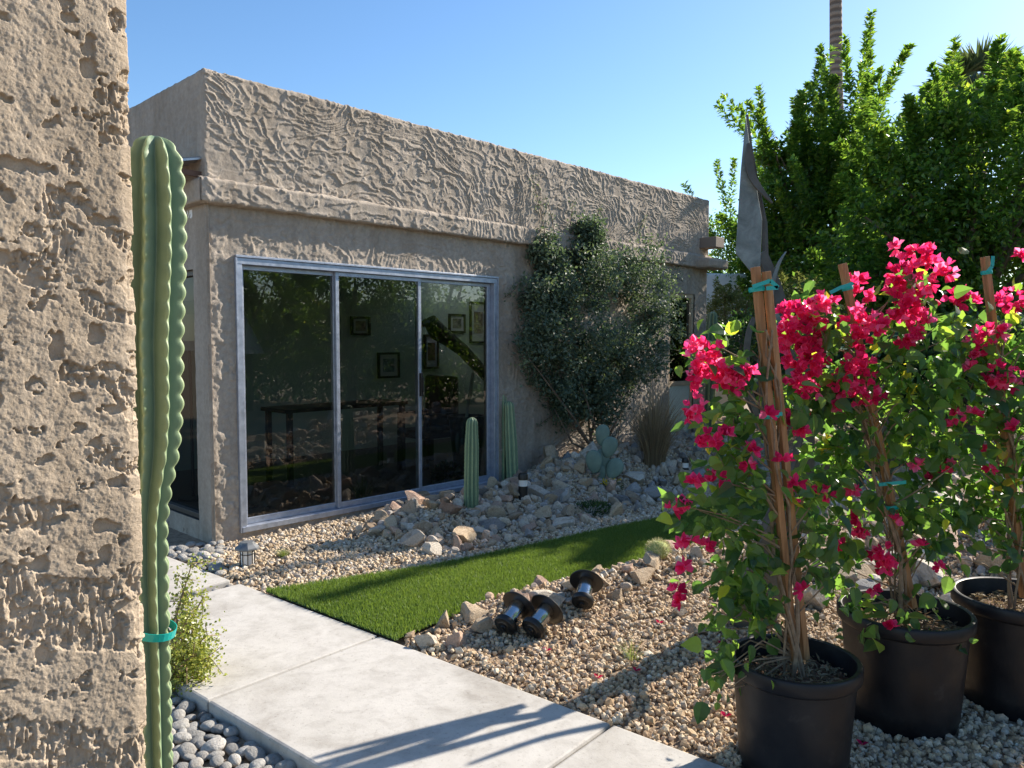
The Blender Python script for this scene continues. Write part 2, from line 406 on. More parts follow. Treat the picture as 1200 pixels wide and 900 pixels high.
cam.location = (0, 0, H); cam.rotation_euler = (R(90)-PITCH, 0, 0); scn.camera = cam
scn.view_settings.view_transform = 'Standard'; scn.view_settings.look = 'None'; scn.view_settings.gamma = 1
scn.view_settings.exposure = 1.1; scn.view_settings.use_curve_mapping = False
scn.cycles.max_bounces = 8; scn.cycles.transparent_max_bounces = 12; scn.cycles.sample_clamp_indirect = 6

# ------------------------------------------------------------------ ground sheet
gx = np.unique(np.concatenate([np.arange(-6, 8, .06), np.linspace(-2500, -6, 14)**1, np.geomspace(8, 2500, 24), -np.geomspace(6, 2500, 24)]))
gy = np.unique(np.concatenate([np.arange(-1, 13, .06), np.geomspace(13, 2500, 24), -np.geomspace(1, 2500, 24)]))
X, Y = np.meshgrid(gx, gy, indexing='ij'); Zz = zg(X, Y)
def gridf(nx, ny):
    i, j = np.meshgrid(np.arange(nx-1), np.arange(ny-1), indexing='ij'); a = (i*ny+j).ravel()
    return np.stack([a, a+ny, a+ny+1, a+1], 1)
g = mk('ground', np.stack([X, Y, Zz], -1).reshape(-1, 3), gridf(len(gx), len(gy)), M_soil, smooth=True); g['kind'] = 'structure'

# ------------------------------------------------------------------ path slabs (structure)
def P2(sa, sb, z): p = PK+PA*sa+PB*sb; return np.array([p[0], p[1], z])
for i, (s0, s1, b0, b1) in enumerate([(-2.75, -1.47, .0, 1.0), (-1.36, -.006, 0, .955), (.006, 1.44, 0, .955), (1.452, 2.9, 0, .955)]):
    b = MB(); b.box(P2(s0, b0, -.13), np.append(PA*(s1-s0), 0), np.append(PB*(b1-b0), 0), Z*.13)
    o = b.build('path_slab', M_concrete, bevel=.012); o['kind'] = 'structure'

# ------------------------------------------------------------------ lawn
ts = np.linspace(-1.2, 8.2, 120); V = []; 
qs = np.linspace(0, 1, 20)
TT, QQ = np.meshgrid(ts, qs, indexing='ij'); QW = lf(TT)+(ln(TT)-lf(TT))*QQ
pts = C0[None, None, :2]*1+U[:2]*TT[..., None]+N[:2]*QW[..., None]
def in_path(x, y, m=0.0): return ((x-PK[0])*PB[0]+(y-PK[1])*PB[1]) > -m
# keep the sheet outside of the path: clip by sliding vertices back along b
sbv = (pts[..., 0]-PK[0])*PB[0]+(pts[..., 1]-PK[1])*PB[1]
pts = pts-np.maximum(sbv+.004, 0)[..., None]*PB
o = mk('lawn_base', np.concatenate([pts, np.full(pts.shape[:2]+(1,), .004)], -1).reshape(-1, 3), gridf(120, 20), M_turf); o['kind'] = 'structure'
nb = 230000
t = rng.random(nb)*6.7-1.1; a = rng.random(nb); q = lf(t)+(ln(t)-lf(t))*a + rng.normal(0, .012, nb)
keep = rng.random(nb) < np.clip(1.25-t*.13, .35, 1); t = t[keep]; q = q[keep]
x = C0[0]+U[0]*t+N[0]*q; y = C0[1]+U[1]*t+N[1]*q
k = ~in_path(x, y, .005); x = x[k]; y = y[k]; nb = len(x)
hh = rng.uniform(.018, .034, nb); an = rng.random(nb)*6.283; wd = rng.uniform(.0022, .0040, nb)
ln_ = rng.normal(0, .010, (nb, 2))
b0 = np.stack([x, y, np.full(nb, .002)], 1)
dx = np.stack([np.cos(an)*wd, np.sin(an)*wd, 0*an], 1)
tip = b0+np.stack([ln_[:, 0], ln_[:, 1], hh], 1)
V = np.stack([b0-dx, b0+dx, tip], 1).reshape(-1, 3)
tn = np.clip(rng.beta(2, 2, nb)*.9+ .25*(fbm(x*2.2, y*2.2, 3)-.5), 0, 1)
o = mk('lawn_grass', V, np.arange(nb*3).reshape(-1, 3), M_grassbl, tone=np.repeat(tn, 3))
tag(o, 'strip of short bright green lawn grass between the two gravel beds', 'grass', kind='stuff')

# ------------------------------------------------------------------ stones
def ico(sub):
    import bmesh
    bm = bmesh.new(); bmesh.ops.create_icosphere(bm, subdivisions=sub, radius=1)
    V = np.array([v.co[:] for v in bm.verts]); Fc = np.array([[v.index for v in f.verts] for f in bm.faces]); bm.free(); return V, Fc
def crushed(sub, seed, cuts=9, lo=.55, hi=.9, ns=.0):
    r = np.random.default_rng(seed); V, Fc = ico(sub); V = V.copy()
    for _ in range(cuts):
        d = r.normal(size=3); d /= np.linalg.norm(d); h = r.uniform(lo, hi)
        e = V@d-h; V -= np.where(e > 0, e, 0)[:, None]*d
    if ns:
        V = np.array([v*(1+ns*mn.fractal(Vector(v*1.6)+Vector((seed*3.1, 0, 0)), 1.0, 2.0, 4)) for v in V])
    return V, Fc
def rotmats(n):
    q = rng.normal(size=(n, 4)); q /= np.linalg.norm(q, axis=1)[:, None]; w_, x_, y_, z_ = q.T
    return np.stack([np.stack([1-2*(y_*y_+z_*z_), 2*(x_*y_-z_*w_), 2*(x_*z_+y_*w_)], -1),
                     np.stack([2*(x_*y_+z_*w_), 1-2*(x_*x_+z_*z_), 2*(y_*z_-x_*w_)], -1),
                     np.stack([2*(x_*z_-y_*w_), 2*(y_*z_+x_*w_), 1-2*(x_*x_+y_*y_)], -1)], 1)
def scatter(name, P, size, sub, material, var=8):
    n = len(P); Vs = []; Fs = []; Tn = []; off = 0
    kinds = rng.integers(0, var, n)
    for kd in range(var):
        I = np.where(kinds == kd)[0]
        if not len(I): continue
        v, f = crushed(sub, 100+kd+20*sub, 8, .5, .85)
        sc = size[I][:, None]*rng.uniform(.65, 1.15, (len(I), 3))
        Rm = rotmats(len(I))
        vv = np.einsum('nij,nkj->nki', Rm, v[None]*sc[:, None, :])+P[I][:, None, :]
        Vs.append(vv.reshape(-1, 3)); Fs.append((f[None]+off+np.arange(len(I))[:, None, None]*len(v)).reshape(-1, 3)); off += len(I)*len(v)
        Tn.append(np.repeat(rng.random(len(I)), len(v)))
    o = mk(name, np.concatenate(Vs), np.concatenate(Fs), material, tone=np.concatenate(Tn))
    return o
# near bed (between path, lawn and beyond the pots)
def cand(n, x0, x1, y0, y1): return rng.uniform(x0, x1, n), rng.uniform(y0, y1, n)
x, y = cand(92000, -.9, 3.6, 2.3, 7.2); t, q = TQ(x, y)
k = (~in_path(x, y, .0)) & (q > ln(t)+.02) & (x/np.maximum(y, .1) < .78)
k &= rng.random(len(x)) < np.clip(1.5-.22*y, .3, 1)
x, y = x[k], y[k]; s = (.0075+.013*rng.random(len(x))**1.3)*np.where(rng.random(len(x)) < .06, 1.5, 1)
o = scatter('gravel', np.stack([x, y, zg(x, y)+s*.35+rng.uniform(0, .008, len(x))], 1), s, 1, M_gravel)
tag(o, 'tan crushed gravel covering the bed around the black nursery pots', 'gravel', kind='stuff')
x, y = cand(76000, -2.3, 4.2, 4.4, 11.5); t, q = TQ(x, y)
k = (~in_path(x, y, -.0)) & (q < lf(t)-.01+.03*(vn(t*6, q*6)-.5)) & (q > .02) & (t > -.35) & (t < 7.6)
x, y = x[k], y[k]; s = rng.uniform(.013, .026, len(x))
o = scatter('gravel', np.stack([x, y, zg(x, y)+s*.35+rng.uniform(0, .006, len(x))], 1), s, 1, M_gravel_far)
tag(o, 'tan gravel strip between the house wall and the lawn', 'gravel', kind='stuff')

# individual rocks
rock_me = []
for i in range(10):
    v, f = crushed(3, 300+i, 13, .32, .72, .035)
    me = mk('rock', v, f, None)
    d = me.data; bpy.data.objects.remove(me)
    rock_me.append(d)
rock_meshes = {}
for kname, m in M_rock.items():
    rock_meshes[kname] = []
    for d in rock_me:
        c = d.copy(); c.materials.append(m); rock_meshes[kname].append(c)
ROCKS = []
def rock(x, y, size, kind, label, group=None, sc=None, rz=None, dz=0, tilt=.35, sink=.3):
    o = bpy.data.objects.new('rock', random.choice(rock_meshes[kind])); link(o)
    s = sc or (random.uniform(.95, 1.5), random.uniform(.8, 1.2), random.uniform(.65, 1.05))
    o.scale = (s[0]*size, s[1]*size, s[2]*size)
    o.rotation_euler = (random.uniform(-tilt, tilt), random.uniform(-tilt, tilt), random.uniform(0, 6.28) if rz is None else rz)
    o.location = (x, y, float(zg(x, y))+s[2]*size*sink+dz)
    tag(o, label, 'rock', group); ROCKS.append((x, y, size)); return o
def rocks_in(n, test, bounds, smin, smax, kinds, lab, grp, gap=.8, dz=None, pw=1.6):
    c = 0; tries = 0
    while c < n and tries < n*60:
        tries += 1
        x = random.uniform(*bounds[0]); y = random.uniform(*bounds[1]); t, q = TQ(x, y)
        if not test(x, y, t, q): continue
        s = smin+(smax-smin)*random.random()**pw
        if any((x-a)**2+(y-b)**2 < ((s+r)*gap)**2 for a, b, r in ROCKS): continue
        kd = random.choice(kinds)
        rock(x, y, s, kd, f'{dict(tan="tan", grey="grey", pink="pinkish brown", pale="pale")[kd]} {lab}', f'{kd} {grp}', dz=(dz() if dz else 0)); c += 1
    return c
def rk(px, py, wpx, kind, label, sc, rz=None, sink=.35):
    p = on_ground(px, py); d = p[1]
    return rock(p[0], p[1], wpx/2*d/F, kind, label, None, sc, rz, 0, .2, sink)
# hand-placed rocks of the near border (from the path end along the lawn edge)
rk(502, 757, 44, 'pale', 'pale greenish white rock touching the concrete path at the lawn corner', (1.1, .8, .75), .5)
rk(540, 757, 40, 'pink', 'pinkish grey rock beside the pale corner rock', (1, .9, .8), 1.2)
rk(518, 738, 38, 'tan', 'pointed tan rock behind the pale corner rock at the lawn edge', (.8, .7, 1.0), 2.2)
rk(480, 748, 30, 'tan', 'low tan rock wedged between the lawn corner and path', (1.1, .9, .5), .3)
rk(556, 725, 56, 'tan', 'long tan rock with a pink flank at the lawn edge behind the fallen lights', (1.25, .8, .6), .6)
rk(568, 737, 40, 'tan', 'tan rock directly behind the first of the two paired fallen lights', (1, .9, .7), 2.0)
rk(609, 712, 44, 'pink', 'rose coloured rock at the lawn edge above the paired fallen lights', (1.1, .8, .65), .9)
rk(642, 710, 56, 'pale', 'broad flat cream boulder at the lawn edge between the fallen lights', (1.25, .9, .6), .4)
rk(672, 692, 46, 'tan', 'wide tan rock behind the single fallen light', (1.2, .8, .6), .9)
rk(722, 702, 30, 'tan', 'rounded tan rock just beyond the single fallen light', (1, .9, .7), .4)
rk(748, 680, 50, 'tan', 'long low tan rock at the lawn edge before the golden cactus', (1.3, .8, .55), .8)
rk(765, 668, 44, 'tan', 'upright tan rock just below the golden barrel cactus', (1, .8, .9), 1.4)
rk(735, 672, 34, 'pink', 'small brownish rock at the lawn edge left of the golden cactus', (1.1, .8, .6), .2)
rk(800, 668, 40, 'pale', 'whitish rock beside the golden barrel cactus under red blossoms', (1, .9, .8), 2)
rk(818, 740, 44, 'tan', 'tan rock half hidden under the front bougainvillea', (1.2, .9, .6), .5)
rk(795, 722, 30, 'pale', 'small white rock just ahead of the front bougainvillea', (1, .9, .7), 1)
rk(955, 712, 60, 'pale', 'large pale grey rock seen between the first two pots', (1.1, .9, .9), 1)
# rest of the near border
nearb = lambda x, y, t, q: .2 < t < 3.6 and ln(t)-.02 < q < ln(t)+.42 and not in_path(x, y, .12)
print('near', rocks_in(36, nearb, ((-.6, 2.6), (4.0, 6.8)), .035, .10, ['tan', 'tan', 'pink', 'pale'], 'rock in the border along the near side of the lawn', 'lawn border rocks', .75))
pile = lambda x, y, t, q: 2.3 < t < 6 and 3.0 < q < 5.0 and x/y < .75
print('pile', rocks_in(38, pile, ((1.2, 5.5), (4.2, 8.5)), .06, .19, ['tan', 'pale', 'grey', 'pink'], 'rock on the raised mound behind the black pots', 'mound rocks', .8))
far1 = lambda x, y, t, q: (.95 < t < 3.6 and .12 < q < lf(t)-.20-.16*SS(t, 2.2, 3.2)) and q > .5-.45*SS(t, 1.0, 1.7)
print('far1', rocks_in(125, far1, ((-2, 1.2), (5.3, 8.5)), .06, .135, ['tan', 'tan', 'pale', 'pink', 'grey'], 'angular rock in the bank under the sliding glass door', 'door bank rocks', .58, lambda: random.uniform(0, .03)))
far2 = lambda x, y, t, q: 3.4 < t < 7.2 and .1 < q < lf(t)-.35 and x/y < .34
print('far2', rocks_in(86, far2, ((.3, 3.6), (7, 10.8)), .065, .16, ['grey', 'grey', 'tan', 'pale'], 'rock in the bank below the leafy wall shrub', 'shrub bank rocks', .6, lambda: random.uniform(0, .04)))
for (px, py, wd, kd, lb) in [(546, 645, 26, 'grey', 'flat bluish grey rock lying alone on the gravel before the lawn'), (318, 662, 13, 'tan', 'small tan rock right beside the standing lantern'), (296, 668, 15, 'tan', 'small tan rock in front of the standing lantern'),
                           (693, 332+250, 20, 'tan', 'broken tan rock with an orange face by the low green plant'), (650, 590, 40, 'grey', 'large blue grey slab rock near the low green plant'), (718, 575, 24, 'pale', 'bluish white rock under the yellow flowers')]:
    rk(px, py, wd, kd, lb, (1.1, .85, .7))

# small rubble between the individual rocks
M_rubble = stone_mat('rubble_stone', [(0, (.32, .23, .15)), (.25, (.48, .38, .27)), (.45, (.34, .32, .30)), (.65, (.56, .48, .38)), (.8, (.42, .30, .21)), (1, (.64, .59, .50))])
PR = []; SR = []
for test, bnd, n, lo, hi in [(far1, ((-2, 1.2), (5.3, 8.5)), 460, .026, .06), (far2, ((.3, 3.6), (7, 10.8)), 380, .026, .065), (pile, ((1.2, 5.5), (4.2, 8.5)), 300, .025, .07), (nearb, ((-.6, 2.6), (4.0, 6.8)), 90, .02, .045)]:
    c = 0
    while c < n:
        x = random.uniform(*bnd[0]); y = random.uniform(*bnd[1]); t, q = TQ(x, y)
        if not test(x, y, t, q): continue
        s_ = lo+(hi-lo)*random.random()**1.8; PR.append((x, y, float(zg(x, y))+s_*random.uniform(.3, .8))); SR.append(s_); c += 1
o = scatter('rubble', np.array(PR), np.array(SR), 2, M_rubble)
tag(o, 'small broken cream and grey stones filling the gaps of the rock banks', 'rubble', kind='stuff')
# river pebbles
V, Fc = ico(3)
peb = []
for i in range(5):
    r = np.random.default_rng(i); v = V*np.array([1, .72+.1*r.random(), .42+.12*r.random()])
    v = np.array([p*(1+.10*mn.noise(Vector(p*1.1)+Vector((i*5, 1, 2)))) for p in v])
    o = mk('pebble', v, Fc, M_pebble, smooth=True); peb.append(o.data); bpy.data.objects.remove(o)
PEB = []
def pebbles(n, test, bounds, smin, smax, label, group, z):
    c = 0; tr = 0
    while c < n and tr < n*80:
        tr += 1
        x = random.uniform(*bounds[0]); y = random.uniform(*bounds[1])
        if not test(x, y): continue
        s = random.uniform(smin, smax)
        if any((x-a)**2+(y-b)**2 < ((s+r)*.66)**2 for a, b, r in PEB): continue
        o = bpy.data.objects.new('pebble', random.choice(peb)); link(o); o.scale = (s, s, s*random.uniform(.9, 1.2))
        o.rotation_euler = (random.uniform(-.35, .35), random.uniform(-.35, .35), random.uniform(0, 6.28))
        o.location = (x, y, z(x, y)+s*.32+random.uniform(0, .012)); tag(o, label, 'pebble', group); PEB.append((x, y, s)); c += 1
    return c
def sab(x, y): return (x-PK[0])*PA[0]+(y-PK[1])*PA[1], (x-PK[0])*PB[0]+(y-PK[1])*PB[1]
print('peb', pebbles(185, lambda x, y: sab(x, y)[1] > .97 and x/y > -.48, ((-1.7, -.6), (2.35, 3.75)), .026, .05, 'smooth grey river pebble in the bed beside the path, below the tall cactus', 'river pebbles below the cactus', lambda x, y: float(zg(x, y))))
print('peb2', pebbles(85, lambda x, y: (lambda t, q: t < .12 and -.1 < q < 1.1)(*TQ(x, y)) and sab(x, y)[1] < -.03 and -.46 < x/y < -.385, ((-3.0, -1.6), (4.8, 6.6)), .03, .055, 'smooth dark grey river pebble at the foot of the house corner', 'river pebbles at the house corner', lambda x, y: float(zg(x, y))))
print('peb3', pebbles(26, lambda x, y: -1.46 < sab(x, y)[0] < -1.37 and 0 < sab(x, y)[1] < .9, ((-2.8, -1.6), (4.0, 5.0)), .02, .032, 'small grey pebble filling the gap between two path slabs', 'pebbles in the slab gap', lambda x, y: -.05))

# ------------------------------------------------------------------ stucco sheets
def flakes(a, b, amp=1.0, seed=0):
    """overlapping trowel drags: broken, meandering raised lips over flat skips, in metres"""
    turn = 1.5*(fbm(a*.9+seed, b*1.3+3, 2)-.5)
    h = 0
    for i, (sp, hh, w1, da) in enumerate([(.15, .0135, 3.2, 0), (.115, .0110, 3.0, -.4), (.085, .0085, 2.6, .3), (.13, .0095, 3.0, .8)]):
        ang = -.30-.07*a+da+turn
        ca, sn = np.cos(ang), np.sin(ang); p = a*ca+b*sn; q = -a*sn+b*ca
        ph = q/sp+w1*(fbm(a*1.7+seed+i*7, b*2.9+i, 3)-.5)*2+.55*(fbm(a*11+i*3, b*15+seed, 3)-.5)*2
        fr = ph-np.floor(ph); saw = np.where(fr < .07, fr/.07, (1-(fr-.07)/.93)**2.2)
        cell = np.floor(ph)
        mk_ = SS(vn(a*4.6+seed*2+i*5+cell*3.7, b*6.5+i*3)*.75+.25*vn(a*17, b*22+i), .52, .60)
        h = np.maximum(h, hh*saw*mk_)
    f = .7*vn(a*4+seed, b*9)+.3*vn(a*13, b*24+seed)
    h = h+.003*SS(f, .5, .53)+.0028*(fbm(a*30, b*30+seed, 4)-.5)
    return h*amp
def rough(a, b, amp=1.0, seed=0):
    f = fbm(a*9+seed, b*9, 4)
    return amp*(.006*SS(f, .48, .56)+.006*(fbm(a*28, b*22+seed, 3)-.5)+.003*SS(vn(a*50, b*40), .5, .7))
def sheet(name, prof, t0, t1, res, hfun, material, frame='front', hole=None, parent=None, taper=(0, 0)):
    """prof: [(off, z)] polyline, swept along t. frame front: along U, out N ; side: along -N from the corner, out -U"""
    P = [np.array(prof[0], float)]; D = [0.0]; nr = []
    for a, b in zip(prof[:-1], prof[1:]):
        a = np.array(a, float); b = np.array(b, float); L = np.linalg.norm(b-a); k = max(1, int(round(L/res)))
        for i in range(1, k+1): P.append(a+(b-a)*i/k); D.append(D[-1]+L/k)
    P = np.array(P); D = np.array(D)
    T = np.gradient(P, axis=0); T /= np.linalg.norm(T, axis=1)[:, None]+1e-9
    Nn = np.stack([T[:, 1], -T[:, 0]], 1)
    ts = np.linspace(t0, t1, int(round((t1-t0)/res))+1)
    A, B = np.meshgrid(ts, D, indexing='ij')
    h = hfun(A, B+prof[0][1])
    e = np.ones_like(A)
    if taper[0]: e *= SS(A, t0, t0+taper[0])
    if taper[1]: e *= 1-SS(A, t1-taper[1], t1)
    h = h*e
    off = P[None, :, 0]+h*Nn[None, :, 0]; zz = P[None, :, 1]+h*Nn[None, :, 1]
    if frame == 'front': V = C0*np.array([1, 1, 0])+U*A[..., None]+N*off[..., None]+Z*zz[..., None]
    else: V = C0*np.array([1, 1, 0])-N*A[..., None]-U*off[..., None]+Z*zz[..., None]
    Fq = gridf(len(ts), len(D))
    if hole:
        tc = (A[:-1, :-1]+A[1:, 1:]).ravel()/2; zc = ((P[:-1, 1]+P[1:, 1])/2)[None, :].repeat(len(ts)-1, 0).ravel()
        kk = np.ones(len(tc), bool)
        for (a0, a1, z0, z1) in hole: kk &= ~((tc > a0) & (tc < a1) & (zc > z0) & (zc < z1))
        Fq = Fq[kk]
    if frame != 'front': Fq = Fq[:, ::-1]
    o = mk(name, V.reshape(-1, 3)-(np.array(parent.location) if parent else 0), Fq, material, parent, smooth=True)
    return o

HOUSE = empty('house', tuple(W(3, 0, 0)), 'flat roofed house in rough tan stucco with a sliding glass door', 'house')
LW = 7.42
DT0, DT1, DZ0, DZ1 = .235, 3.085, .04, 2.19      # sliding door opening
ET0, ET1, EZ1 = 6.42, 7.08, 2.2                    # entry door at the far end
SW0, SW1, SWZ0, SWZ1 = .27, 1.75, .13, 2.11     # side window
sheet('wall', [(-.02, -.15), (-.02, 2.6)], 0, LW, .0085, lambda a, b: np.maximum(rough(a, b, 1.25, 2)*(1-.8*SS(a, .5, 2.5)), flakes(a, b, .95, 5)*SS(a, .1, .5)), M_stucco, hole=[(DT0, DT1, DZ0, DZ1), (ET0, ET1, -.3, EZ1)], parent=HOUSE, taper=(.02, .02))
sheet('fascia_band', [(-.02, 2.58), (.058, 2.58), (.063, 2.59), (.063, 2.735), (.053, 2.75), (-.005, 2.765)], -.055, LW, .0075, lambda a, b: flakes(a, b, .9, 9), M_stucco, parent=HOUSE, taper=(.03, .02))
sheet('parapet', [(0, 2.755), (0, 3.545), (-.012, 3.558), (-.32, 3.50)], 0, LW, .0065, lambda a, b: flakes(a, b, .95, 1), M_stucco, parent=HOUSE, taper=(.012, .02))
sheet('side_wall', [(-.02, -.15), (-.02, 2.6)], 0, 6, .02, lambda a, b: .4*rough(a, b, 1, 4), M_stucco, 'side', hole=[(SW0, SW1, SWZ0, SWZ1)], parent=HOUSE, taper=(.02, 0))
sheet('side_band', [(-.02, 2.58), (.058, 2.58), (.063, 2.59), (.063, 2.735), (.053, 2.75), (-.005, 2.765)], -.045, 6, .02, lambda a, b: .3*flakes(a, b, 1, 3), M_stucco, 'side', parent=HOUSE, taper=(.03, 0))
sheet('side_parapet', [(0, 2.755), (0, 3.545), (-.012, 3.558), (-.32, 3.50)], 0, 6, .014, lambda a, b: .55*flakes(a, b, 1, 6), M_stucco, 'side', parent=HOUSE, taper=(.012, 0))
# far end wall, roof deck, parapet backs
def hb(boxes, name, m, **k):
    b = MB()
    for bx in boxes: b.wbox(*bx)
    return child_at(HOUSE, b, name, m, **k)
hb([(-.057, LW-.01, -.019, .055, 2.587, 2.738)], 'fascia_core', M_stucco)
hb([(LW-.2, LW-.003, -6, -.022, -.15, 2.6), (LW-.3, LW-.003, -6, -.003, 2.605, 3.555)], 'end_wall', M_wallplain)
K0, K1, L0_, L1_ = 4.75, 6.15, -3.27, -1.0          # invented roof opening, added to let daylight onto the room walls
hb([(.02, K0, -6, -.33, 2.78, 2.9), (K1, LW-.31, -6, -.33, 2.78, 2.9), (K0+.001, K1-.001, -6, L0_, 2.78, 2.9), (K0+.001, K1-.001, L1_, -.33, 2.78, 2.9)], 'roof', M_wallplain)
hb([(K0-.05, K0-.001, L0_, L1_, 2.565, 3.46), (K1+.001, K1+.05, L0_, L1_, 2.565, 3.46), (K0-.05, K1+.05, L0_-.05, L0_-.001, 2.565, 3.46), (K0-.05, K1+.05, L1_+.001, L1_+.05, 2.565, 3.46)], 'added_light_well', M_white)
hb([(.016, LW-.31, -.325, -.014, 2.78, 3.49), (.016, .33, -6, -.33, 2.905, 3.49)], 'parapet_core', M_wallplain)
# recess linings of the openings
hb([(DT0-.14, DT0-.003, -.2, -.026, -.1, 2.3), (DT1+.003, DT1+.14, -.2, -.026, -.1, 2.3), (DT0-.14, DT1+.14, -.2, -.026, DZ1+.003, 2.42), (DT0-.14, DT1+.14, -.25, -.026, -.15, DZ0-.003)], 'door_lining', M_wallplain)
# ---- interior of the room
hb([(.2, 6.2, -3.4, -3.3, 0.03, 2.5)], 'interior_back_wall', M_room)
hb([(.02, 6.3, -3.5, -.3, -.05, .03)], 'interior_floor', M_roomfloor)
hb([(.02, K0, -3.5, -.28, 2.48, 2.56), (K1, 6.3, -3.5, -.28, 2.48, 2.56), (K0+.001, K1-.001, -3.5, L0_, 2.48, 2.56), (K0+.001, K1-.001, L1_, -.28, 2.48, 2.56)], 'interior_ceiling', M_white)
hb([(6.2, 6.3, -3.4, -.05, .03, 2.47)], 'interior_side_wall', M_room)
hb([(DT1+.15, 6.2, -.16, -.06, .03, 2.47)], 'interior_front_wall', M_room)
# ---- sliding door
SD = MB()
fq0, fq1 = -.10, -.008
for bx in [(DT0, DT1, fq0, fq1+.012, DZ1-.05, DZ1), (DT0, DT1, fq0, fq1+.022, DZ0, DZ0+.045),
           (DT0, DT0+.042, fq0, fq1+.01, DZ0+.045, DZ1-.05), (DT1-.042, DT1, fq0, fq1+.01, DZ0+.045, DZ1-.05)]: SD.wbox(*bx)
door = child_at(HOUSE, SD, 'sliding_door', M_alu, bevel=.003)
dl = tuple(HOUSE.location)
def sub(mb, name, m, **k): return mb.build(name, m, door, origin=dl, **k)
zb, zt = DZ0+.047, DZ1-.052
for i, (a, b_, q) in enumerate([(DT0+.044, 1.165, -.066), (1.137, 2.085, -.036), (2.05, DT1-.044, -.066)]):
    s = MB(); fw = .034 if i != 2 else .048
    s.wbox(a, a+fw, q-.012, q+.014, zb, zt); s.wbox(b_-fw, b_, q-.012, q+.014, zb, zt)
    s.wbox(a+fw, b_-fw, q-.012, q+.014, zt-.035, zt); s.wbox(a+fw, b_-fw, q-.012, q+.014, zb, zb+.05)
    sub(s, 'panel_frame', M_alu, bevel=.003)
    gq = MB(); p = [W(a+fw-.004, q, zb+.046), W(b_-fw+.004, q, zb+.046), W(b_-fw+.004, q, zt-.031), W(a+fw-.004, q, zt-.031)]
    gq.add(p, [[0, 1, 2, 3]]); sub(gq, 'glass_pane', M_glass)
s = MB(); s.wbox(2.052, 2.078, -.02, .012, 1.02, 1.24); s.wbox(2.058, 2.072, .012, .03, 1.06, 1.20); sub(s, 'door_handle', M_black, bevel=.003)
s = MB(); s.wbox(DT0-.012, DT1+.012, -.018, .014, DZ1+.002, DZ1+.020); s.wbox(DT0-.016, DT0-.002, -.018, .012, DZ0, DZ1); s.wbox(DT1+.002, DT1+.014, -.018, .012, DZ0, DZ1)
sub(s, 'flashing_strip', M_alu, bevel=.002)
# ---- side window
def sidebox(b, s0, s1, o0, o1, z0, z1): b.box(C0*np.array([1, 1, 0])-N*s0-U*o0+Z*z0, -N*(s1-s0), -U*(o1-o0), Z*(z1-z0))
s = MB(); fw = .035
sidebox(s, SW0, SW0+fw, -.12, -.05, SWZ0, SWZ1); sidebox(s, SW1-fw, SW1, -.12, -.05, SWZ0, SWZ1)
sidebox(s, SW0+fw, SW1-fw, -.12, -.05, SWZ1-.05, SWZ1); sidebox(s, SW0+fw, SW1-fw, -.12, -.045, SWZ0, SWZ0+.04)
sidebox(s, SW0, SW1, -.2, -.025, SWZ0-.05, SWZ0-.003); sidebox(s, SW0-.10, SW0-.002, -.2, -.026, SWZ0, SWZ1)
win = child_at(HOUSE, s, 'side_window', mat('bronze_frame', (.05, .04, .032), .5), bevel=.003)
s = MB(); cc = lambda a, o, z: C0*np.array([1, 1, 0])-N*a-U*o+Z*z
s.add([cc(SW0+fw, -.09, SWZ0+.04), cc(SW0+fw, -.09, SWZ1-.05), cc(SW1-fw, -.09, SWZ1-.05), cc(SW1-fw, -.09, SWZ0+.04)], [[0, 1, 2, 3]])
s.build('glass_pane', M_glass_side, win, origin=dl)
s = MB(); sidebox(s, SW0+fw, SW1-fw, -.11, -.094, SWZ1-.24, SWZ1-.052); s.build('blind', M_tan, win, origin=dl)
# ---- corrugated awning on the side wall
s = MB(); n_ = 60; V = []; Fq = []
for i in range(n_+1):
    a = .05+1.9*i/n_; rip = .012*math.sin(i*1.57)
    V += [cc(a, -.05, 2.93+rip), cc(a, .36, 2.83+rip), cc(a, .36, 2.815+rip), cc(a, -.05, 2.915+rip)]
for i in range(n_):
    for j in range(4): Fq.append([i*4+j, i*4+(j+1) % 4, i*4+4+(j+1) % 4, i*4+4+j])
Fq += [[3, 2, 1, 0], [n_*4, n_*4+1, n_*4+2, n_*4+3]]
s.add(V, Fq); aw = child_at(HOUSE, s, 'awning', M_corr)
s = MB(); sidebox(s, .04, 1.96, .33, .355, 2.765, 2.812); sidebox(s, .05, .075, .0, .33, 2.77, 2.81); s.build('awning_rail', M_rust, aw, origin=dl)
# ---- far end: beam tail, corbel, entry door
s = MB(); s.wbox(7.16, 7.40, .0, .26, 2.855, 3.0); child_at(HOUSE, s, 'beam_tail', M_beam, bevel=.006)
s = MB(); s.plate([W(6.98, .0, 2.59), W(6.98, .06, 2.575), W(7.03, .30, 2.575), W(7.56, .30, 2.575), W(7.56, .0, 2.575), W(7.56, -.0, 2.58)], Z, .001)
s = MB(); s.wbox(6.98, 7.53, .0, .27, 2.56, 2.70); child_at(HOUSE, s, 'corbel', M_stucco, bevel=.035)
s = MB(); s.wbox(ET0, ET0+.055, -.12, -.03, -.05, EZ1); s.wbox(ET1-.055, ET1, -.12, -.03, -.05, EZ1); s.wbox(ET0+.055, ET1-.055, -.12, -.03, EZ1-.06, EZ1); s.wbox(ET0+.055, ET1-.055, -.1, -.035, .92, .98)
ed = child_at(HOUSE, s, 'entry_door', M_tan, bevel=.004)
s = MB(); s.wbox(ET0+.055, ET1-.055, -.085, -.07, .98, EZ1-.06); s.build('glass_pane', M_glass, ed, origin=dl)
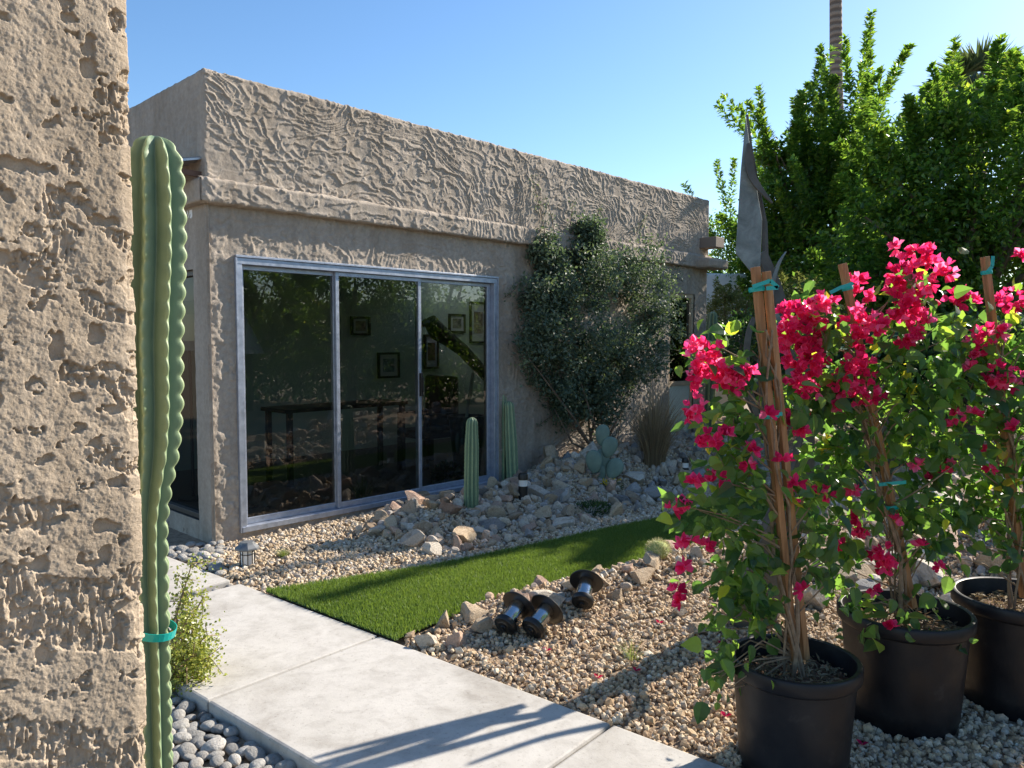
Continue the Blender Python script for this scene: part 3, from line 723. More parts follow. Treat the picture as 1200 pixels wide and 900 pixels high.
s = MB(); s.wbox(ET0+.055, ET1-.055, -.085, -.055, -.05, .92); s.build('lower_panel', mottled('pale_green_panel', [(.3, (.48, .54, .46)), (.7, (.56, .61, .53))], 3, .6, 30, 0), ed, origin=dl)
hb([(ET0-.1, ET1+.1, -.5, -.13, -.1, EZ1+.1)], 'entry_recess', M_darkwood)

# ---- near wing wall at the left edge of the view: thick displaced stucco
NW = at_depth(156, 450, 2.02)*np.array([1, 1, 0])
def nearh(a, b):      # a: metres from the corner, b: height
    tx = a+.03*(fbm(a*9, b*9, 2)-.5); tz = b+.05*(fbm(a*6+9, b*6, 2)-.5)
    ang = .42; p = tx*math.cos(ang)+tz*math.sin(ang); q = -tx*math.sin(ang)+tz*math.cos(ang)
    f = .56*vn(p*5.2+3.3, q*11.5+1.1)+.26*vn(p*15, q*30)+.18*fbm(a*60, b*60, 3)
    thr = .47-.17*SS(b, .8, 1.6)
    pl = SS(f, thr, thr+.04)
    rake = vn(a*170+7*fbm(b*10, a*12, 2), b*22)                 # vertical raked streaks
    pit = fbm(a*75+4, b*48, 3); pit2 = fbm(a*34+8, b*30+2, 3)
    low = .0045*SS(rake, .25, .8)+.0085*SS(pit, .36, .56)+.005*SS(pit2, .35, .6)-.004
    h = pl*(.0150+.005*(fbm(a*13, b*13, 3)-.5)+.0042*(fbm(a*46+2, b*40, 3)-.5))+(1-pl)*low
    crack = np.abs(fbm(a*8+3+.15*fbm(a*40, b*40, 2), b*11+7, 3)-.5)   # ragged trowel tears across the smooth patches
    tear = (1-SS(crack, .004, .022))*SS(vn(a*9+2, b*7+4), .45, .62)
    ch = vn(a*22+5, b*27+9)*.6+.4*fbm(a*48, b*48+3, 3)
    h = h-.012*SS(ch, .655, .71)*pl
    h = h+.005*(fbm(a*3, b*3, 2)-.5)+.0017*fbm(a*120, b*120, 2)+.0013*fbm(a*230, b*230, 2)
    return h
aa = np.arange(-.30, .50, .0017); bb = np.arange(-.15, 2.62, .0021)
A, B = np.meshgrid(aa, bb, indexing='ij')
hN = nearh(np.abs(A)+0, B)
# a<0 : wraps round the corner on the far side ; rounded edge radius .012
rad = .014
along = np.where(A > 0, A, 0); back = np.where(A < 0, -A, 0)
rn = np.exp(-(A/rad)**2)
Dn = np.where(A[..., None] >= 0, N, U); mixn = N+U
fr = np.clip((A+rad)/(2*rad), 0, 1); nrm = N*fr[..., None]+U*(1-fr)[..., None]; nrm /= np.linalg.norm(nrm, axis=-1)[..., None]
V = NW-U*along[..., None]-N*back[..., None]+Z*B[..., None]+nrm*(hN-.006*rn)[..., None]
NWALL = empty('wing_wall', tuple(NW), 'heavily textured tan stucco wall corner close by, beside the tall cactus', 'wall')
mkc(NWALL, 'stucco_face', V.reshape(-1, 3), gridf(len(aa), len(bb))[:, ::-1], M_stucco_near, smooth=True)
s = MB(); s.box(NW-U*.62-N*.29, U*.60, N*.275, Z*2.615); child_at(NWALL, s, 'wall_core', M_wallplain)

# ================================================================== plants
def unit(v): return v/(np.linalg.norm(v, axis=-1, keepdims=True)+1e-9)
LEAF = {  # local (x along, y across, z), faces
 'diamond': (np.array([[0, 0, 0], [.45, .5, .08], [1, 0, -.05], [.45, -.5, .08]]), [[0, 3, 2], [0, 2, 1]]),
 'heart': (np.array([[0, 0, 0], [.06, .30, .04], [.30, .46, .10], [.62, .34, .06], [1, 0, -.14], [.62, -.34, .06], [.30, -.46, .10], [.06, -.30, .04], [.34, 0, -.02], [.66, 0, -.05]]),
           [[0, 8, 2, 1], [8, 9, 3, 2], [9, 4, 3], [0, 7, 6, 8], [8, 6, 5, 9], [9, 5, 4]]),
 'bract': (np.array([[0, 0, 0], [.30, .34, .14], [.66, .38, .26], [1, 0, .20], [.66, -.38, .26], [.30, -.34, .14], [.5, 0, .02]]),
           [[0, 6, 1], [1, 6, 2], [6, 3, 2], [0, 5, 6], [5, 4, 6], [6, 4, 3]]),
 'blade': (np.array([[0, .5, 0], [0, -.5, 0], [.5, .4, .05], [.5, -.4, .05], [1, 0, 0]]), [[0, 1, 3, 2], [2, 3, 4]]),
}
def leaves(P, D, Nn, L, Wd, shape, tone=None):
    """vectorised leaf cards: P base points, D along, Nn face normal"""
    v, f = LEAF[shape]; D = unit(D); S = unit(np.cross(Nn, D)); Nn = np.cross(D, S)
    L = np.broadcast_to(L, (len(P),)); Wd = np.broadcast_to(Wd, (len(P),))
    V = P[:, None]+D[:, None]*(v[None, :, 0, None]*L[:, None, None])+S[:, None]*(v[None, :, 1, None]*Wd[:, None, None])+Nn[:, None]*(v[None, :, 2, None]*L[:, None, None])
    Fs = []
    for k in (3, 4):
        ff = [a for a in f if len(a) == k]
        if ff: Fs.append((np.array(ff)[None]+(np.arange(len(P))*len(v))[:, None, None]).reshape(-1, k))
    tn = np.repeat(rng.random(len(P)) if tone is None else tone, len(v))
    return V.reshape(-1, 3), Fs, tn
def merge(parts):
    V = []; T = []; F3 = []; F4 = []; o = 0
    for v, fs, t in parts:
        V.append(v); T.append(t)
        for f in fs: (F3 if f.shape[1] == 3 else F4).append(f+o)
        o += len(v)
    return np.concatenate(V), [np.concatenate(x) for x in (F3, F4) if x], np.concatenate(T)
def rdir(n): return unit(rng.normal(size=(n, 3)))
def inblob(n, c, r, shell=.0):
    d = rdir(n); rad = rng.random(n)**(1/3.); rad = shell+(1-shell)*rad
    return np.asarray(c)+d*rad[:, None]*np.asarray(r), d

# ---------------- trees
def tree(name, base, crown, label, leafn, shoots, leaf=(.075, .038), material=None, trunk_h=None, sh_len=(.7, 1.6), up=.75, cat='tree', group=None, lim=7, seed=1, inner=.55):
    """crown: list of (centre offset from base, radii)"""
    r_ = np.random.default_rng(seed); base = np.asarray(base, float)
    root = empty(name, tuple(base), label, cat, group)
    tb = MB(); c0 = np.asarray(crown[0][0], float); th = trunk_h or c0[2]*.55
    top = np.array([c0[0]*.4, c0[1]*.4, th]); R0 = .05+.022*(c0[2]+crown[0][1][2])
    tb.tube([base*0, top*.5+r_.normal(size=3)*.05, top], [R0, R0*.8, R0*.65], 9)
    for c, r in crown:
        c = np.asarray(c, float); r = np.asarray(r, float)
        for i in range(lim):
            e = c+unit(r_.normal(size=3))*r*.75; m = top*.5+e*.5+r_.normal(size=3)*.15
            m[2] = min(m[2], e[2])+.1; tb.tube([top, m, e], [R0*.55, R0*.3, R0*.08], 6)
    tb.build('trunk', M_bark, root, smooth=True)
    parts = []; vol = np.array([np.prod(r) for c, r in crown]); vol = vol**.67/np.sum(vol**.67)
    for (c, r), f in zip(crown, vol):
        c = np.asarray(c, float); r = np.asarray(r, float)
        n = int(leafn*f*inner); nc = max(8, n//55)
        d = unit(r_.normal(size=(nc, 3))); cc_ = c+d*r*(.35+.65*r_.random(nc)[:, None]**.4)*.93
        cs = r_.uniform(.16, .34, nc)*min(1.2, max(r)*.55)
        ci = r_.integers(0, nc, n)
        P = cc_[ci]+r_.normal(size=(n, 3))*cs[ci][:, None]*np.array([1, 1, .7])
        D = unit(d[ci]*.6+r_.normal(size=(n, 3))*.6+np.array([0, 0, -.15])); Nn = unit(np.array([0, 0, 1.])+r_.normal(size=(n, 3))*.55)
        clump = r_.random(nc)
        parts.append(leaves(P, D, Nn, r_.uniform(.7, 1.15, n)*leaf[0], r_.uniform(.8, 1.15, n)*leaf[1], 'diamond', np.clip(.6*r_.random(n)+.4*clump[ci], 0, 1)))
        ns = max(4, int(shoots*f)); per = int(leafn*f*(1-inner)/ns)
        for s_ in range(ns):
            d1 = unit(r_.normal(size=3)+np.array([0, 0, up])); st = c+d1*r*r_.uniform(.55, .9)
            g = unit(d1*np.array([1, 1, .6])+np.array([0, 0, up])+r_.normal(size=3)*.25); Ls = r_.uniform(*sh_len)*(.45+.55*max(0, g[2]))
            tt = r_.random(per)**.8
            bendv = r_.normal(size=3)*.12*Ls
            Pp = st+g*Ls*tt[:, None]+bendv*(tt[:, None]**2)
            an = r_.random(per)*6.283
            s1 = unit(np.cross(g, [.3, .2, 1])); s2 = np.cross(g, s1)
            rad = s1*np.cos(an)[:, None]+s2*np.sin(an)[:, None]
            Dd = unit(rad+g*.7+r_.normal(size=(per, 3))*.25); wob = (1-.75*tt)*.11
            Pp = Pp+rad*(wob*r_.random(per))[:, None]
            Nn = unit(g+r_.normal(size=(per, 3))*.4+np.array([0, 0, .4]))
            parts.append(leaves(Pp, Dd, Nn, r_.uniform(.75, 1.2, per)*leaf[0], r_.uniform(.8, 1.15, per)*leaf[1], 'diamond', np.clip(r_.random(per)*.7+.15*tt+.15*r_.random(), 0, 1)))
    V, Fs, T = merge(parts)
    mk('crown', V, Fs, material or M_lf_tree, root, tone=T)
    return root
def gp(px, Y): p = at_depth(px, 399, Y); return np.array([p[0], p[1], float(zg(p[0], p[1]))])
def off(base, px, py, Y): return at_depth(px, py, Y)-base
Yb = 15.3
b1 = gp(985, Yb)
tree('citrus_tree', b1, [(off(b1, 985, 285, Yb), (1.45, 1.3, 1.6)), (off(b1, 925, 225, Yb), (.62, .6, .85)), (off(b1, 1000, 190, Yb), (.8, .75, 1.15)), (off(b1, 950, 320, Yb), (1.2, 1., 1.4)), (off(b1, 955, 205, Yb), (.45, .4, .6)), (off(b1, 905, 180, Yb), (.3, .3, .35))],
     'bushy green citrus tree with upright leggy shoots, behind the tall metal sculpture', 50000, 84, leaf=(.115, .066), sh_len=(1.0, 2.0), up=1.25, seed=3, inner=.46)
Yc = 11.0
b2 = gp(1135, Yc)
tree('citrus_tree', b2, [(off(b2, 1140, 240, Yc), (1.5, 1.4, 1.45)), (off(b2, 1090, 205, Yc), (.85, .85, .95)), (off(b2, 1190, 190, Yc), (1.05, 1., 1.15)), (off(b2, 1060, 285, Yc), (.95, .9, 1.1)), (off(b2, 1160, 350, Yc), (1.7, 1.3, 1.1)), (off(b2, 1030, 360, Yc), (1.0, .9, 1.0))],
     'broad dense citrus tree with yellowish top leaves, in front of the fan palm crown', 60000, 110, leaf=(.095, .058), sh_len=(.55, 1.15), up=.9, seed=4, inner=.52)
b3 = gp(860, 17)
tree('shade_tree', b3, [(off(b3, 862, 315, 17), (1.1, 1.0, 1.5)), (off(b3, 905, 330, 16), (1.2, 1., 1.4))], 'pale sunlit green tree beyond the far corner of the house', 20000, 40, leaf=(.10, .055), seed=5)
hb_ = gp(1080, 8.6)
tree('hedge_bush', hb_, [(off(hb_, 1000, 440, 8.8), (.9, .6, .55)), (off(hb_, 1090, 440, 8.6), (1.0, .6, .6)), (off(hb_, 1180, 430, 8.6), (1.0, .6, .65))], 'dark low hedge bush under the broad citrus tree, behind the bougainvilleas', 17000, 30, leaf=(.08, .045), material=M_lf_dark, sh_len=(.15, .35), cat='bush', seed=14, trunk_h=.2)
hc_ = gp(905, 10.5)
tree('hedge_bush', hc_, [(off(hc_, 895, 410, 10.5), (.6, .5, .7)), (off(hc_, 940, 415, 10.6), (.7, .5, .6)), (off(hc_, 870, 420, 11.5), (.4, .4, .5))], 'dark green bush behind the sculpture, near the far house corner', 9000, 20, leaf=(.07, .04), material=M_lf_dark, sh_len=(.15, .35), cat='bush', seed=15, trunk_h=.2)
b4 = gp(1010, 14.5)
tree('shade_tree', b4, [(off(b4, 1010, 385, 14.5), (3.2, 1.2, 1.1)), (off(b4, 940, 400, 14), (1.2, 1., .9))], 'low wide green tree filling the gap behind the citrus trunks', 22000, 30, leaf=(.10, .055), seed=6, trunk_h=.5, up=.2)
b5 = gp(1230, 12.5)
tree('shade_tree', b5, [(off(b5, 1240, 330, 12.5), (2.0, 1.5, 1.5)), (off(b5, 1290, 250, 12), (1.6, 1.4, 1.6))], 'dark green tree at the far side of the broad citrus tree, cut by the frame', 22000, 40, leaf=(.10, .05), seed=8)
bb1 = gp(862, 13.0)
tree('garden_bush', bb1, [(off(bb1, 868, 375, 13.0), (.62, .6, .48)), (off(bb1, 850, 365, 13.2), (.35, .4, .4))], 'rounded pale olive bush beyond the far end of the house', 9000, 24, leaf=(.05, .02), material=M_lf_pale, sh_len=(.15, .35), cat='bush', seed=9, trunk_h=.4)
bb2 = gp(945, 12.2)
tree('garden_bush', bb2, [(off(bb2, 945, 350, 12.2), (.7, .6, .3)), (off(bb2, 985, 362, 12.0), (.5, .5, .3))], 'pale green flowering bush under the leggy citrus tree', 7000, 24, leaf=(.06, .03), material=M_lf_pale, sh_len=(.15, .3), cat='bush', seed=10, trunk_h=.8)
# trees that stand off to the right: they shade the garden and are mirrored in the door glass
def mirror(p): d = np.dot(p-C0, N); return p-2*d*N
for i, (px, tp, wd) in enumerate([(290, 285, 2.2), (410, 278, 2.4), (515, 292, 2.3)]):
    Yv = 17.0
    c = mirror(at_depth(px, tp+55, Yv)); gb = np.array([c[0], c[1], -.02])
    tree('hedge_tree', gb, [(c-gb, (wd*.75, wd*.75, 1.1)), ((c-gb)*np.array([1, 1, .5]), (wd*.85, wd*.85, 1.1))], ['dark leafy tree mirrored in the first door pane', 'dark leafy tree mirrored across the centre door pane', 'dark leafy tree mirrored in the last door pane'][i], 16000, 40, leaf=(.11, .06), sh_len=(.3, .7), seed=20+i)
hA = mirror(at_depth(255, 399, 19.5)); hB = mirror(at_depth(640, 399, 19.5)); hA[2] = hB[2] = -.02
HG = empty('clipped_hedge', tuple((hA+hB)/2), 'long dark clipped hedge mirrored low in the sliding door glass', 'hedge')
n_ = 15000; tt = rng.random(n_); P = hA+(hB-hA)*tt[:, None]+np.stack([rng.normal(size=n_)*.45, rng.normal(size=n_)*.45, rng.random(n_)**.8*2.5], 1)
V, Fs, T = leaves(P, rdir(n_), rdir(n_)+Z, rng.uniform(.12, .2, n_), .09, 'diamond'); mkc(HG, 'foliage', V, Fs, M_lf_dark, tone=T)

# ---------------- palms
pt = at_depth(983, 399, 24); pb = np.array([pt[0], pt[1], -.02])
pr = empty('fan_palm', tuple(pb), 'tall fan palm with a bare slender trunk running out of the top of the frame', 'palm')
def palm_crown(root, c, rad, n, fr=16, droop=.5):
    parts = []
    for i in range(n):
        d = unit(rng.normal(size=3)+np.array([0, 0, .25])); hub = c+d*rad*.55
        side = unit(np.cross(d, [0, 0, 1.0])); upv = np.cross(side, d)
        a = np.linspace(-1.5, 1.5, fr); D = d*np.cos(a)[:, None]+side*np.sin(a)[:, None]+rng.normal(size=(fr, 3))*.06-Z*droop*.3
        parts.append(leaves(np.repeat(hub[None], fr, 0), D, np.repeat(upv[None], fr, 0)+rng.normal(size=(fr, 3))*.3, rad*.55*rng.uniform(.8, 1.1, fr), rad*.06, 'blade'))
        parts.append(leaves(c[None], (hub-c)[None], upv[None], np.linalg.norm(hub-c), .05, 'blade'))
    V, Fs, T = merge(parts); mkc(root, 'frond_crown', V, Fs, M_frond, tone=T)
top = at_depth(979, -85, 24)
s = MB(); s.tube([pb-Z*.1, pb+(top-pb)*.35+np.array([.08, 0, 0]), pb+(top-pb)*.7, top], [.27, .22, .19, .17], 14); child_at(pr, s, 'trunk', M_palmbark, smooth=True)
palm_crown(pr, top+Z*.2, 1.75, 60)
pc = at_depth(1146, 122, 20); pb = np.array([pc[0], pc[1], -.02])
pr = empty('fan_palm', tuple(pb), 'fan palm whose spiky crown shows above the broad citrus tree', 'palm')
s = MB(); s.tube([pb-Z*.1, pb*.5+pc*.5, pc], [.3, .26, .24], 12); child_at(pr, s, 'trunk', M_palmbark, smooth=True); palm_crown(pr, pc, 1.5, 64)
# white garden building behind the house
s = MB(); p = at_depth(815, 399, 15.5)*np.array([1, 1, 0]); s.box(p-Z*.1, np.array([1.05, .1, 0]), np.array([-.1, 1.0, 0]), Z*3.0)
o = child_at(empty('garden_wall', tuple(p), 'white block wall just past the far end of the house, above the olive bush', 'wall'), s, 'block_wall', M_white, bevel=.04)

# ---------------- climbing shrub on the wall
def onwall(px, py, q): 
    r = ray(px, py); dd = np.dot(C0-EYE, N)+q; return EYE+r*(dd/np.dot(r, N))
vb = onwall(700, 545, .25); vb[2] = float(zg(vb[0], vb[1]))
vr = empty('wall_shrub', tuple(vb), 'large dark green leafy shrub trained up the house wall beyond the sliding door', 'shrub')
parts = []
blobs = [(690, 320, .30, .75, .42), (750, 320, .32, .62, .42), (640, 360, .24, .5, .4), (700, 400, .40, .85, .5), (650, 430, .26, .5, .36), (740, 420, .40, .7, .45), (620, 390, .16, .3, .35), (700, 470, .35, .6, .3), (665, 470, .25, .45, .25), (690, 275, .18, .6, .16), (640, 295, .14, .35, .22), (770, 370, .32, .45, .4), (650, 345, .2, .6, .3)]
for px, py, q, wt, rad in blobs:
    c = onwall(px, py, q*.75); n = int(3900*wt); nc = n//40
    cp, d = inblob(nc, c, (rad, rad, rad)); cp = cp
    tq = (cp-C0)@N; cp = cp+N*(np.clip(tq, .05, .62)-tq)[:, None]
    ci = rng.integers(0, nc, n); P = cp[ci]+rng.normal(size=(n, 3))*.055
    tq = (P-C0)@N; P = P+N*(np.maximum(tq, .03)-tq)[:, None]
    D = unit(rng.normal(size=(n, 3))+N*.5-Z*.25); Nn = unit(N*.7+Z*.7+rng.normal(size=(n, 3))*.5)
    parts.append(leaves(P, D, Nn, rng.uniform(.038, .066, n), rng.uniform(.021, .034, n), 'diamond', np.clip(rng.random(nc)[ci]*.5+rng.random(n)*.5, 0, 1)))
s = MB()
def tendril(p0, p1, k=60, spread=.03, lf=.034):
    tt = rng.random(k); P = p0+(p1-p0)*tt[:, None]+rng.normal(size=(k, 3))*spread
    P = P+N*(np.maximum((P-C0)@N, .02)-(P-C0)@N)[:, None]
    parts.append(leaves(P, rdir(k)-Z*.2, N+rdir(k)*.7, rng.uniform(.8, 1.2, k)*lf, .018, 'diamond'))
    m = (p0+p1)/2+rng.normal(size=3)*.03; s1_ = MB(); s1_.tube([p0, m, p1], [.006, .005, .003], 5); child_at(vr, s1_, 'stem', M_bark, smooth=True)
for a, b_ in [((640, 280), (622, 205)), ((650, 280), (638, 228)), ((668, 270), (672, 235)), ((700, 262), (706, 244)), ((745, 275), (760, 255)), ((780, 320), (800, 330)), ((770, 400), (798, 412)), ((760, 440), (790, 420)), ((610, 330), (590, 350)), ((660, 480), (630, 500)), ((700, 490), (690, 530)), ((730, 470), (720, 530)), ((680, 490), (655, 505))]:
    tendril(onwall(*a, .12), onwall(*b_, .04), 46)
for a in [(640, 440), (665, 400), (690, 420), (715, 400), (740, 440), (650, 480), (700, 470), (760, 410), (620, 420)]:
    e = onwall(*a, .2); m = vb*.5+e*.5+np.append(rng.normal(size=2)*.08, -.1); s1_ = MB(); s1_.tube([vb+np.append(rng.normal(size=2)*.05, -.03), m, e], [.018, .012, .006], 6); child_at(vr, s1_, 'stem', M_bark, smooth=True)
V, Fs, T = merge(parts); mkc(vr, 'foliage', V, Fs, M_lf_vine, tone=T)

# ---------------- grass clumps
def clump(name, base, n, hgt, spread, wid, material, label, cat, lean=(0, 0), curve=.5, seg=5):
    base = np.asarray(base, float); root = empty(name, tuple(base), label, cat)
    a = rng.random(n)*6.283; rr = rng.random(n)**.7; h = hgt*rng.uniform(.55, 1.05, n)
    P0 = base+np.stack([np.cos(a)*rr*spread*.25, np.sin(a)*rr*spread*.25, 0*a], 1)
    outd = np.stack([np.cos(a)*rr*spread+lean[0]*h, np.sin(a)*rr*spread+lean[1]*h, 0*a], 1)
    sd_ = np.stack([-np.sin(a+rng.normal(size=n)), np.cos(a+rng.normal(size=n)), 0*a], 1)
    V = []; k = np.linspace(0, 1, seg+1)
    for t_ in k:
        c = P0+outd*(t_**1.8)+Z*(h*(t_-curve*.5*t_**3*rr))[:, None]; w_ = wid*(1-t_*.9)
        V.append(c-sd_*w_); V.append(c+sd_*w_)
    V = np.stack(V, 1).reshape(-1, 3); m = 2*(seg+1); Fq = []
    for i in range(seg): Fq.append(np.arange(n)[:, None]*m+np.array([2*i, 2*i+1, 2*i+3, 2*i+2]))
    mkc(root, 'blades', V, np.concatenate(Fq), material, tone=np.repeat(rng.random(n), m)); return root
og = on_ground(766, 548)
clump('ornamental_grass', og, 800, 1.15, .46, .0035, M_dry, 'clump of dry brownish ornamental grass at the foot of the wall shrub', 'grass clump', curve=.9)
gtuft = on_ground(425, 596); clump('grass_tuft', gtuft+Z*.05, 230, .28, .17, .003, M_tuft, 'spiky green grass tuft in front of the sliding door middle', 'grass tuft')
g2 = on_ground(332, 655); clump('grass_tuft', g2, 260, .085, .07, .0016, M_tuft, 'small rounded pale grass tuft beside the standing lantern', 'grass tuft')
g3 = on_ground(740, 773); clump('grass_tuft', g3, 60, .13, .13, .0016, M_tuft, 'thin sparse weed growing from the gravel by the sculpture shadow', 'weed')
g4 = on_ground(697, 603); r4 = empty('ground_cover_plant', tuple(g4), 'low spreading dark green plant at the gravel edge before the lawn', 'plant')
def bushlet(root, c, r, n, L, Wd, m, shape='diamond', name='foliage'):
    P, d = inblob(n, np.asarray(c), r); V, Fs, T = leaves(P, d+rdir(n)*.6+Z*.3, d+Z*.6+rdir(n)*.4, rng.uniform(.75, 1.2, n)*L, rng.uniform(.8, 1.2, n)*Wd, shape); mkc(root, name, V, Fs, m, tone=T)
bushlet(r4, g4+np.array([-.02, 0, .04]), (.19, .14, .07), 900, .035, .012, M_lf_dark)
g5 = on_ground(524, 577); r5 = empty('leafy_plant', tuple(g5), 'small leafy green plant between the tall door cactus and the door', 'plant')
bushlet(r5, g5+Z*.17, (.14, .13, .13), 480, .055, .03, M_lf_dark)
g6 = on_ground(716, 573); r6 = empty('flowering_weed', tuple(g6), 'tiny yellow flowers at the base of the prickly pear', 'flower')
P, d = inblob(26, g6+np.array([0, 0, .07]), (.12, .08, .05)); V, Fs, T = leaves(P, rdir(26), rdir(26)+Z, .028, .026, 'diamond'); mkc(r6, 'petals', V, Fs, M_yellow, tone=T)
bushlet(r6, g6+Z*.03, (.12, .09, .04), 120, .03, .01, M_lf_dark)

# ---------------- jade bush beside the path
jb = np.array([*at_z(203, 822, -.1)[:2], -.1]); jr = empty('jade_bush', tuple(jb), 'yellow green small leaved jade bush leaning over the path beside the tall cactus', 'bush')
s = MB(); parts = []
for i, (px, py, dY) in enumerate([(238, 700, .1), (243, 745, 0), (246, 770, -.05), (240, 795, -.05), (215, 690, .1), (212, 730, .1), (225, 760, .0), (222, 720, -.1), (235, 780, .05), (205, 760, -.1), (230, 735, .1), (212, 800, -.05), (208, 830, -.1), (225, 660, .12), (232, 765, -.12), (215, 775, .12), (240, 760, .12)]):
    e = at_depth(px, py, jb[1]+.05+dY); m = jb*.45+e*.55+np.array([-.03, 0, .05])
    s.tube([jb, m, e], [.007, .005, .002], 6)
    for t0, k in ((0.45, 16), (.65, 24), (.85, 30), (1.0, 24)):
        p = (jb*(1-t0)**2+2*m*t0*(1-t0)+e*t0*t0) if t0 < 1 else e
        for q_ in range(3):
            te = p+rng.normal(size=3)*.045; s.tube([p, te], [.0025, .0015], 4)
            kk = int(k*.95)+3; P = te+rng.normal(size=(kk, 3))*.022+(p-te)*rng.random((kk, 1))
            parts.append(leaves(P, rdir(kk)+Z*.2, rdir(kk)+Z*.8, rng.uniform(.012, .020, kk), rng.uniform(.010, .017, kk), 'diamond'))
child_at(jr, s, 'stems', M_vinewood); V, Fs, T = merge(parts); mkc(jr, 'foliage', V, Fs, M_lf_jade, tone=T)

# ---------------- cacti
def column(root, axis, radii, ribs, depth, phase, pitch, bumpa, mname='stem', nz=None, spines=0, sharp=1.0, tone_mid=.4):
    """ribbed column along an axis polyline with rounded crown"""
    axis = np.asarray(axis, float); L = np.concatenate([[0], np.cumsum(np.linalg.norm(np.diff(axis, axis=0), axis=1))])
    nz = nz or int(L[-1]/(pitch/8)); s_ = np.linspace(0, 1, nz); s_ = np.concatenate([s_[:-1]])
    ca = ribs*14; th = np.arange(ca)/ca*2*math.pi
    V = []; T = []; crest = []
    R_end = radii[-1][1]
    hs = list(s_*(L[-1]))+[L[-1]+R_end*math.sin(a)*1.1 for a in np.linspace(.12, 1.5, 10)]
    for i, h in enumerate(hs):
        if h <= L[-1]:
            c = np.array([np.interp(h, L, axis[:, k]) for k in range(3)]); r = np.interp(h/L[-1], [a for a, _ in radii], [b for _, b in radii]); kd = 1
        else:
            c = axis[-1]+unit(axis[-1]-axis[-2])*(h-L[-1]); r = R_end*math.cos(math.asin(min(1, (h-L[-1])/R_end/1.1))); kd = .5+.5*r/R_end
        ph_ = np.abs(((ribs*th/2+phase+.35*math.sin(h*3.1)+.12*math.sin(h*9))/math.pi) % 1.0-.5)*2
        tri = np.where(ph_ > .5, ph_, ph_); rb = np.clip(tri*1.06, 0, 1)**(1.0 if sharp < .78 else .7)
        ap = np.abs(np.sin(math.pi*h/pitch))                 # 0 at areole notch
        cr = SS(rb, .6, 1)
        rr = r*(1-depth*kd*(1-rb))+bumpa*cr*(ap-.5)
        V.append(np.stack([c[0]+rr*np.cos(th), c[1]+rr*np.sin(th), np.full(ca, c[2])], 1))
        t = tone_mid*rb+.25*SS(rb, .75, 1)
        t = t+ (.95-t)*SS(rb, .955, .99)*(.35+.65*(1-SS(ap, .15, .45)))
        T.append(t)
    n = len(hs); V = np.concatenate(V); T = np.concatenate(T)
    i, j = np.meshgrid(np.arange(n-1), np.arange(ca), indexing='ij'); j2 = (j+1) % ca
    Fq = np.stack([i*ca+j, i*ca+j2, (i+1)*ca+j2, (i+1)*ca+j], -1).reshape(-1, 4)
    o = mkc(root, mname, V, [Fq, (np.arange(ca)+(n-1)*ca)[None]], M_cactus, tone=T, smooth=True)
    return o
def cpos(px, py, Y): return at_depth(px, py, Y)
TY = 2.32
tc = cpos(183, 640, TY)*np.array([1, 1, 0])
TC = empty('column_cactus', tuple(tc+Z*-.1), 'tall ribbed green column cactus standing against the textured wall corner', 'cactus')
ax = []; rd = []
for py, cx, rpx in [(985, 183, 21), (800, 177, 22), (660, 173, 23), (610, 172, 23), (570, 174, 26), (530, 177, 31), (480, 178, 34), (400, 177, 35), (300, 180, 35), (230, 181, 34), (195, 181, 31)]:
    ax.append(cpos(cx, py, TY)); rd.append(rpx*TY/F)
ax = np.array(ax); Ls = np.concatenate([[0], np.cumsum(np.linalg.norm(np.diff(ax, axis=0), axis=1))]); Ls /= Ls[-1]
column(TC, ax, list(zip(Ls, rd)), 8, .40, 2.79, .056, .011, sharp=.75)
P = []; D = []; Lt = Ls*np.sum(np.linalg.norm(np.diff(ax, axis=0), axis=1)); h = .028
while h < Lt[-1]-.01:
    cc_ = np.array([np.interp(h, Lt, ax[:, k]) for k in range(3)]); r_ = np.interp(h, Lt, rd)-.006
    for m_ in range(8):
        th = (m_*math.pi-(2.79+.35*math.sin(h*3.1)+.12*math.sin(h*9)))*2/8
        dv = np.array([math.cos(th), math.sin(th), .0])
        for q_ in range(5): P.append(cc_+dv*r_); D.append(dv+rng.normal(size=3)*.55)
    h += .056
V, Fs, T = leaves(np.array(P), np.array(D), rdir(len(P)), rng.uniform(.004, .009, len(P)), .0012, 'blade'); mkc(TC, 'spines', V, Fs, M_spine)
s = MB(); p = cpos(180, 737, TY); rr = .066
s.lathe([(rr-.002, -.012), (rr, -.012), (rr, .012), (rr-.002, .012)], Matrix.Translation(Vector(p)) @ Matrix.Rotation(R(14), 4, 'Y'), 28); child_at(TC, s, 'tie_tape', M_tape)

def smallcactus(px, pyb, pyt, wpx, ribs, label, second=None, tone=.4, lean=0):
    b = on_ground(px, pyb); Y = b[1]; t_ = at_depth(px+lean, pyt, Y); r = wpx/2*Y/F
    root = empty('column_cactus', tuple(b-Z*.03), label, 'cactus')
    m = b*.5+t_*.5
    column(root, [b-Z*.05, m, t_-Z*r*.9], [(0, r*.95), (.2, r*1.05), (.75, r), (1, r*.82)], ribs, .30, .3, .035, .003, sharp=.8, tone_mid=tone)
    if second:
        dx, yb, yt, wd = second; b2 = on_ground(px+dx, yb); t2 = at_depth(px+dx*.7, yt, b2[1]); r2 = wd/2*b2[1]/F
        column(root, [b2-Z*.05, b2*.5+t2*.5, t2-Z*r2*.9], [(0, r2), (.5, r2*1.05), (1, r2*.8)], ribs, .30, .1, .035, .003, sharp=.8, tone_mid=tone)
smallcactus(552, 596, 489, 17, 10, 'slim dark green column cactus in front of the last sliding door pane', lean=1)
smallcactus(587, 566, 459, 16, 7, 'paired pale green column cactus against the wall at the door edge', (14, 566, 470, 14), .62, lean=0)
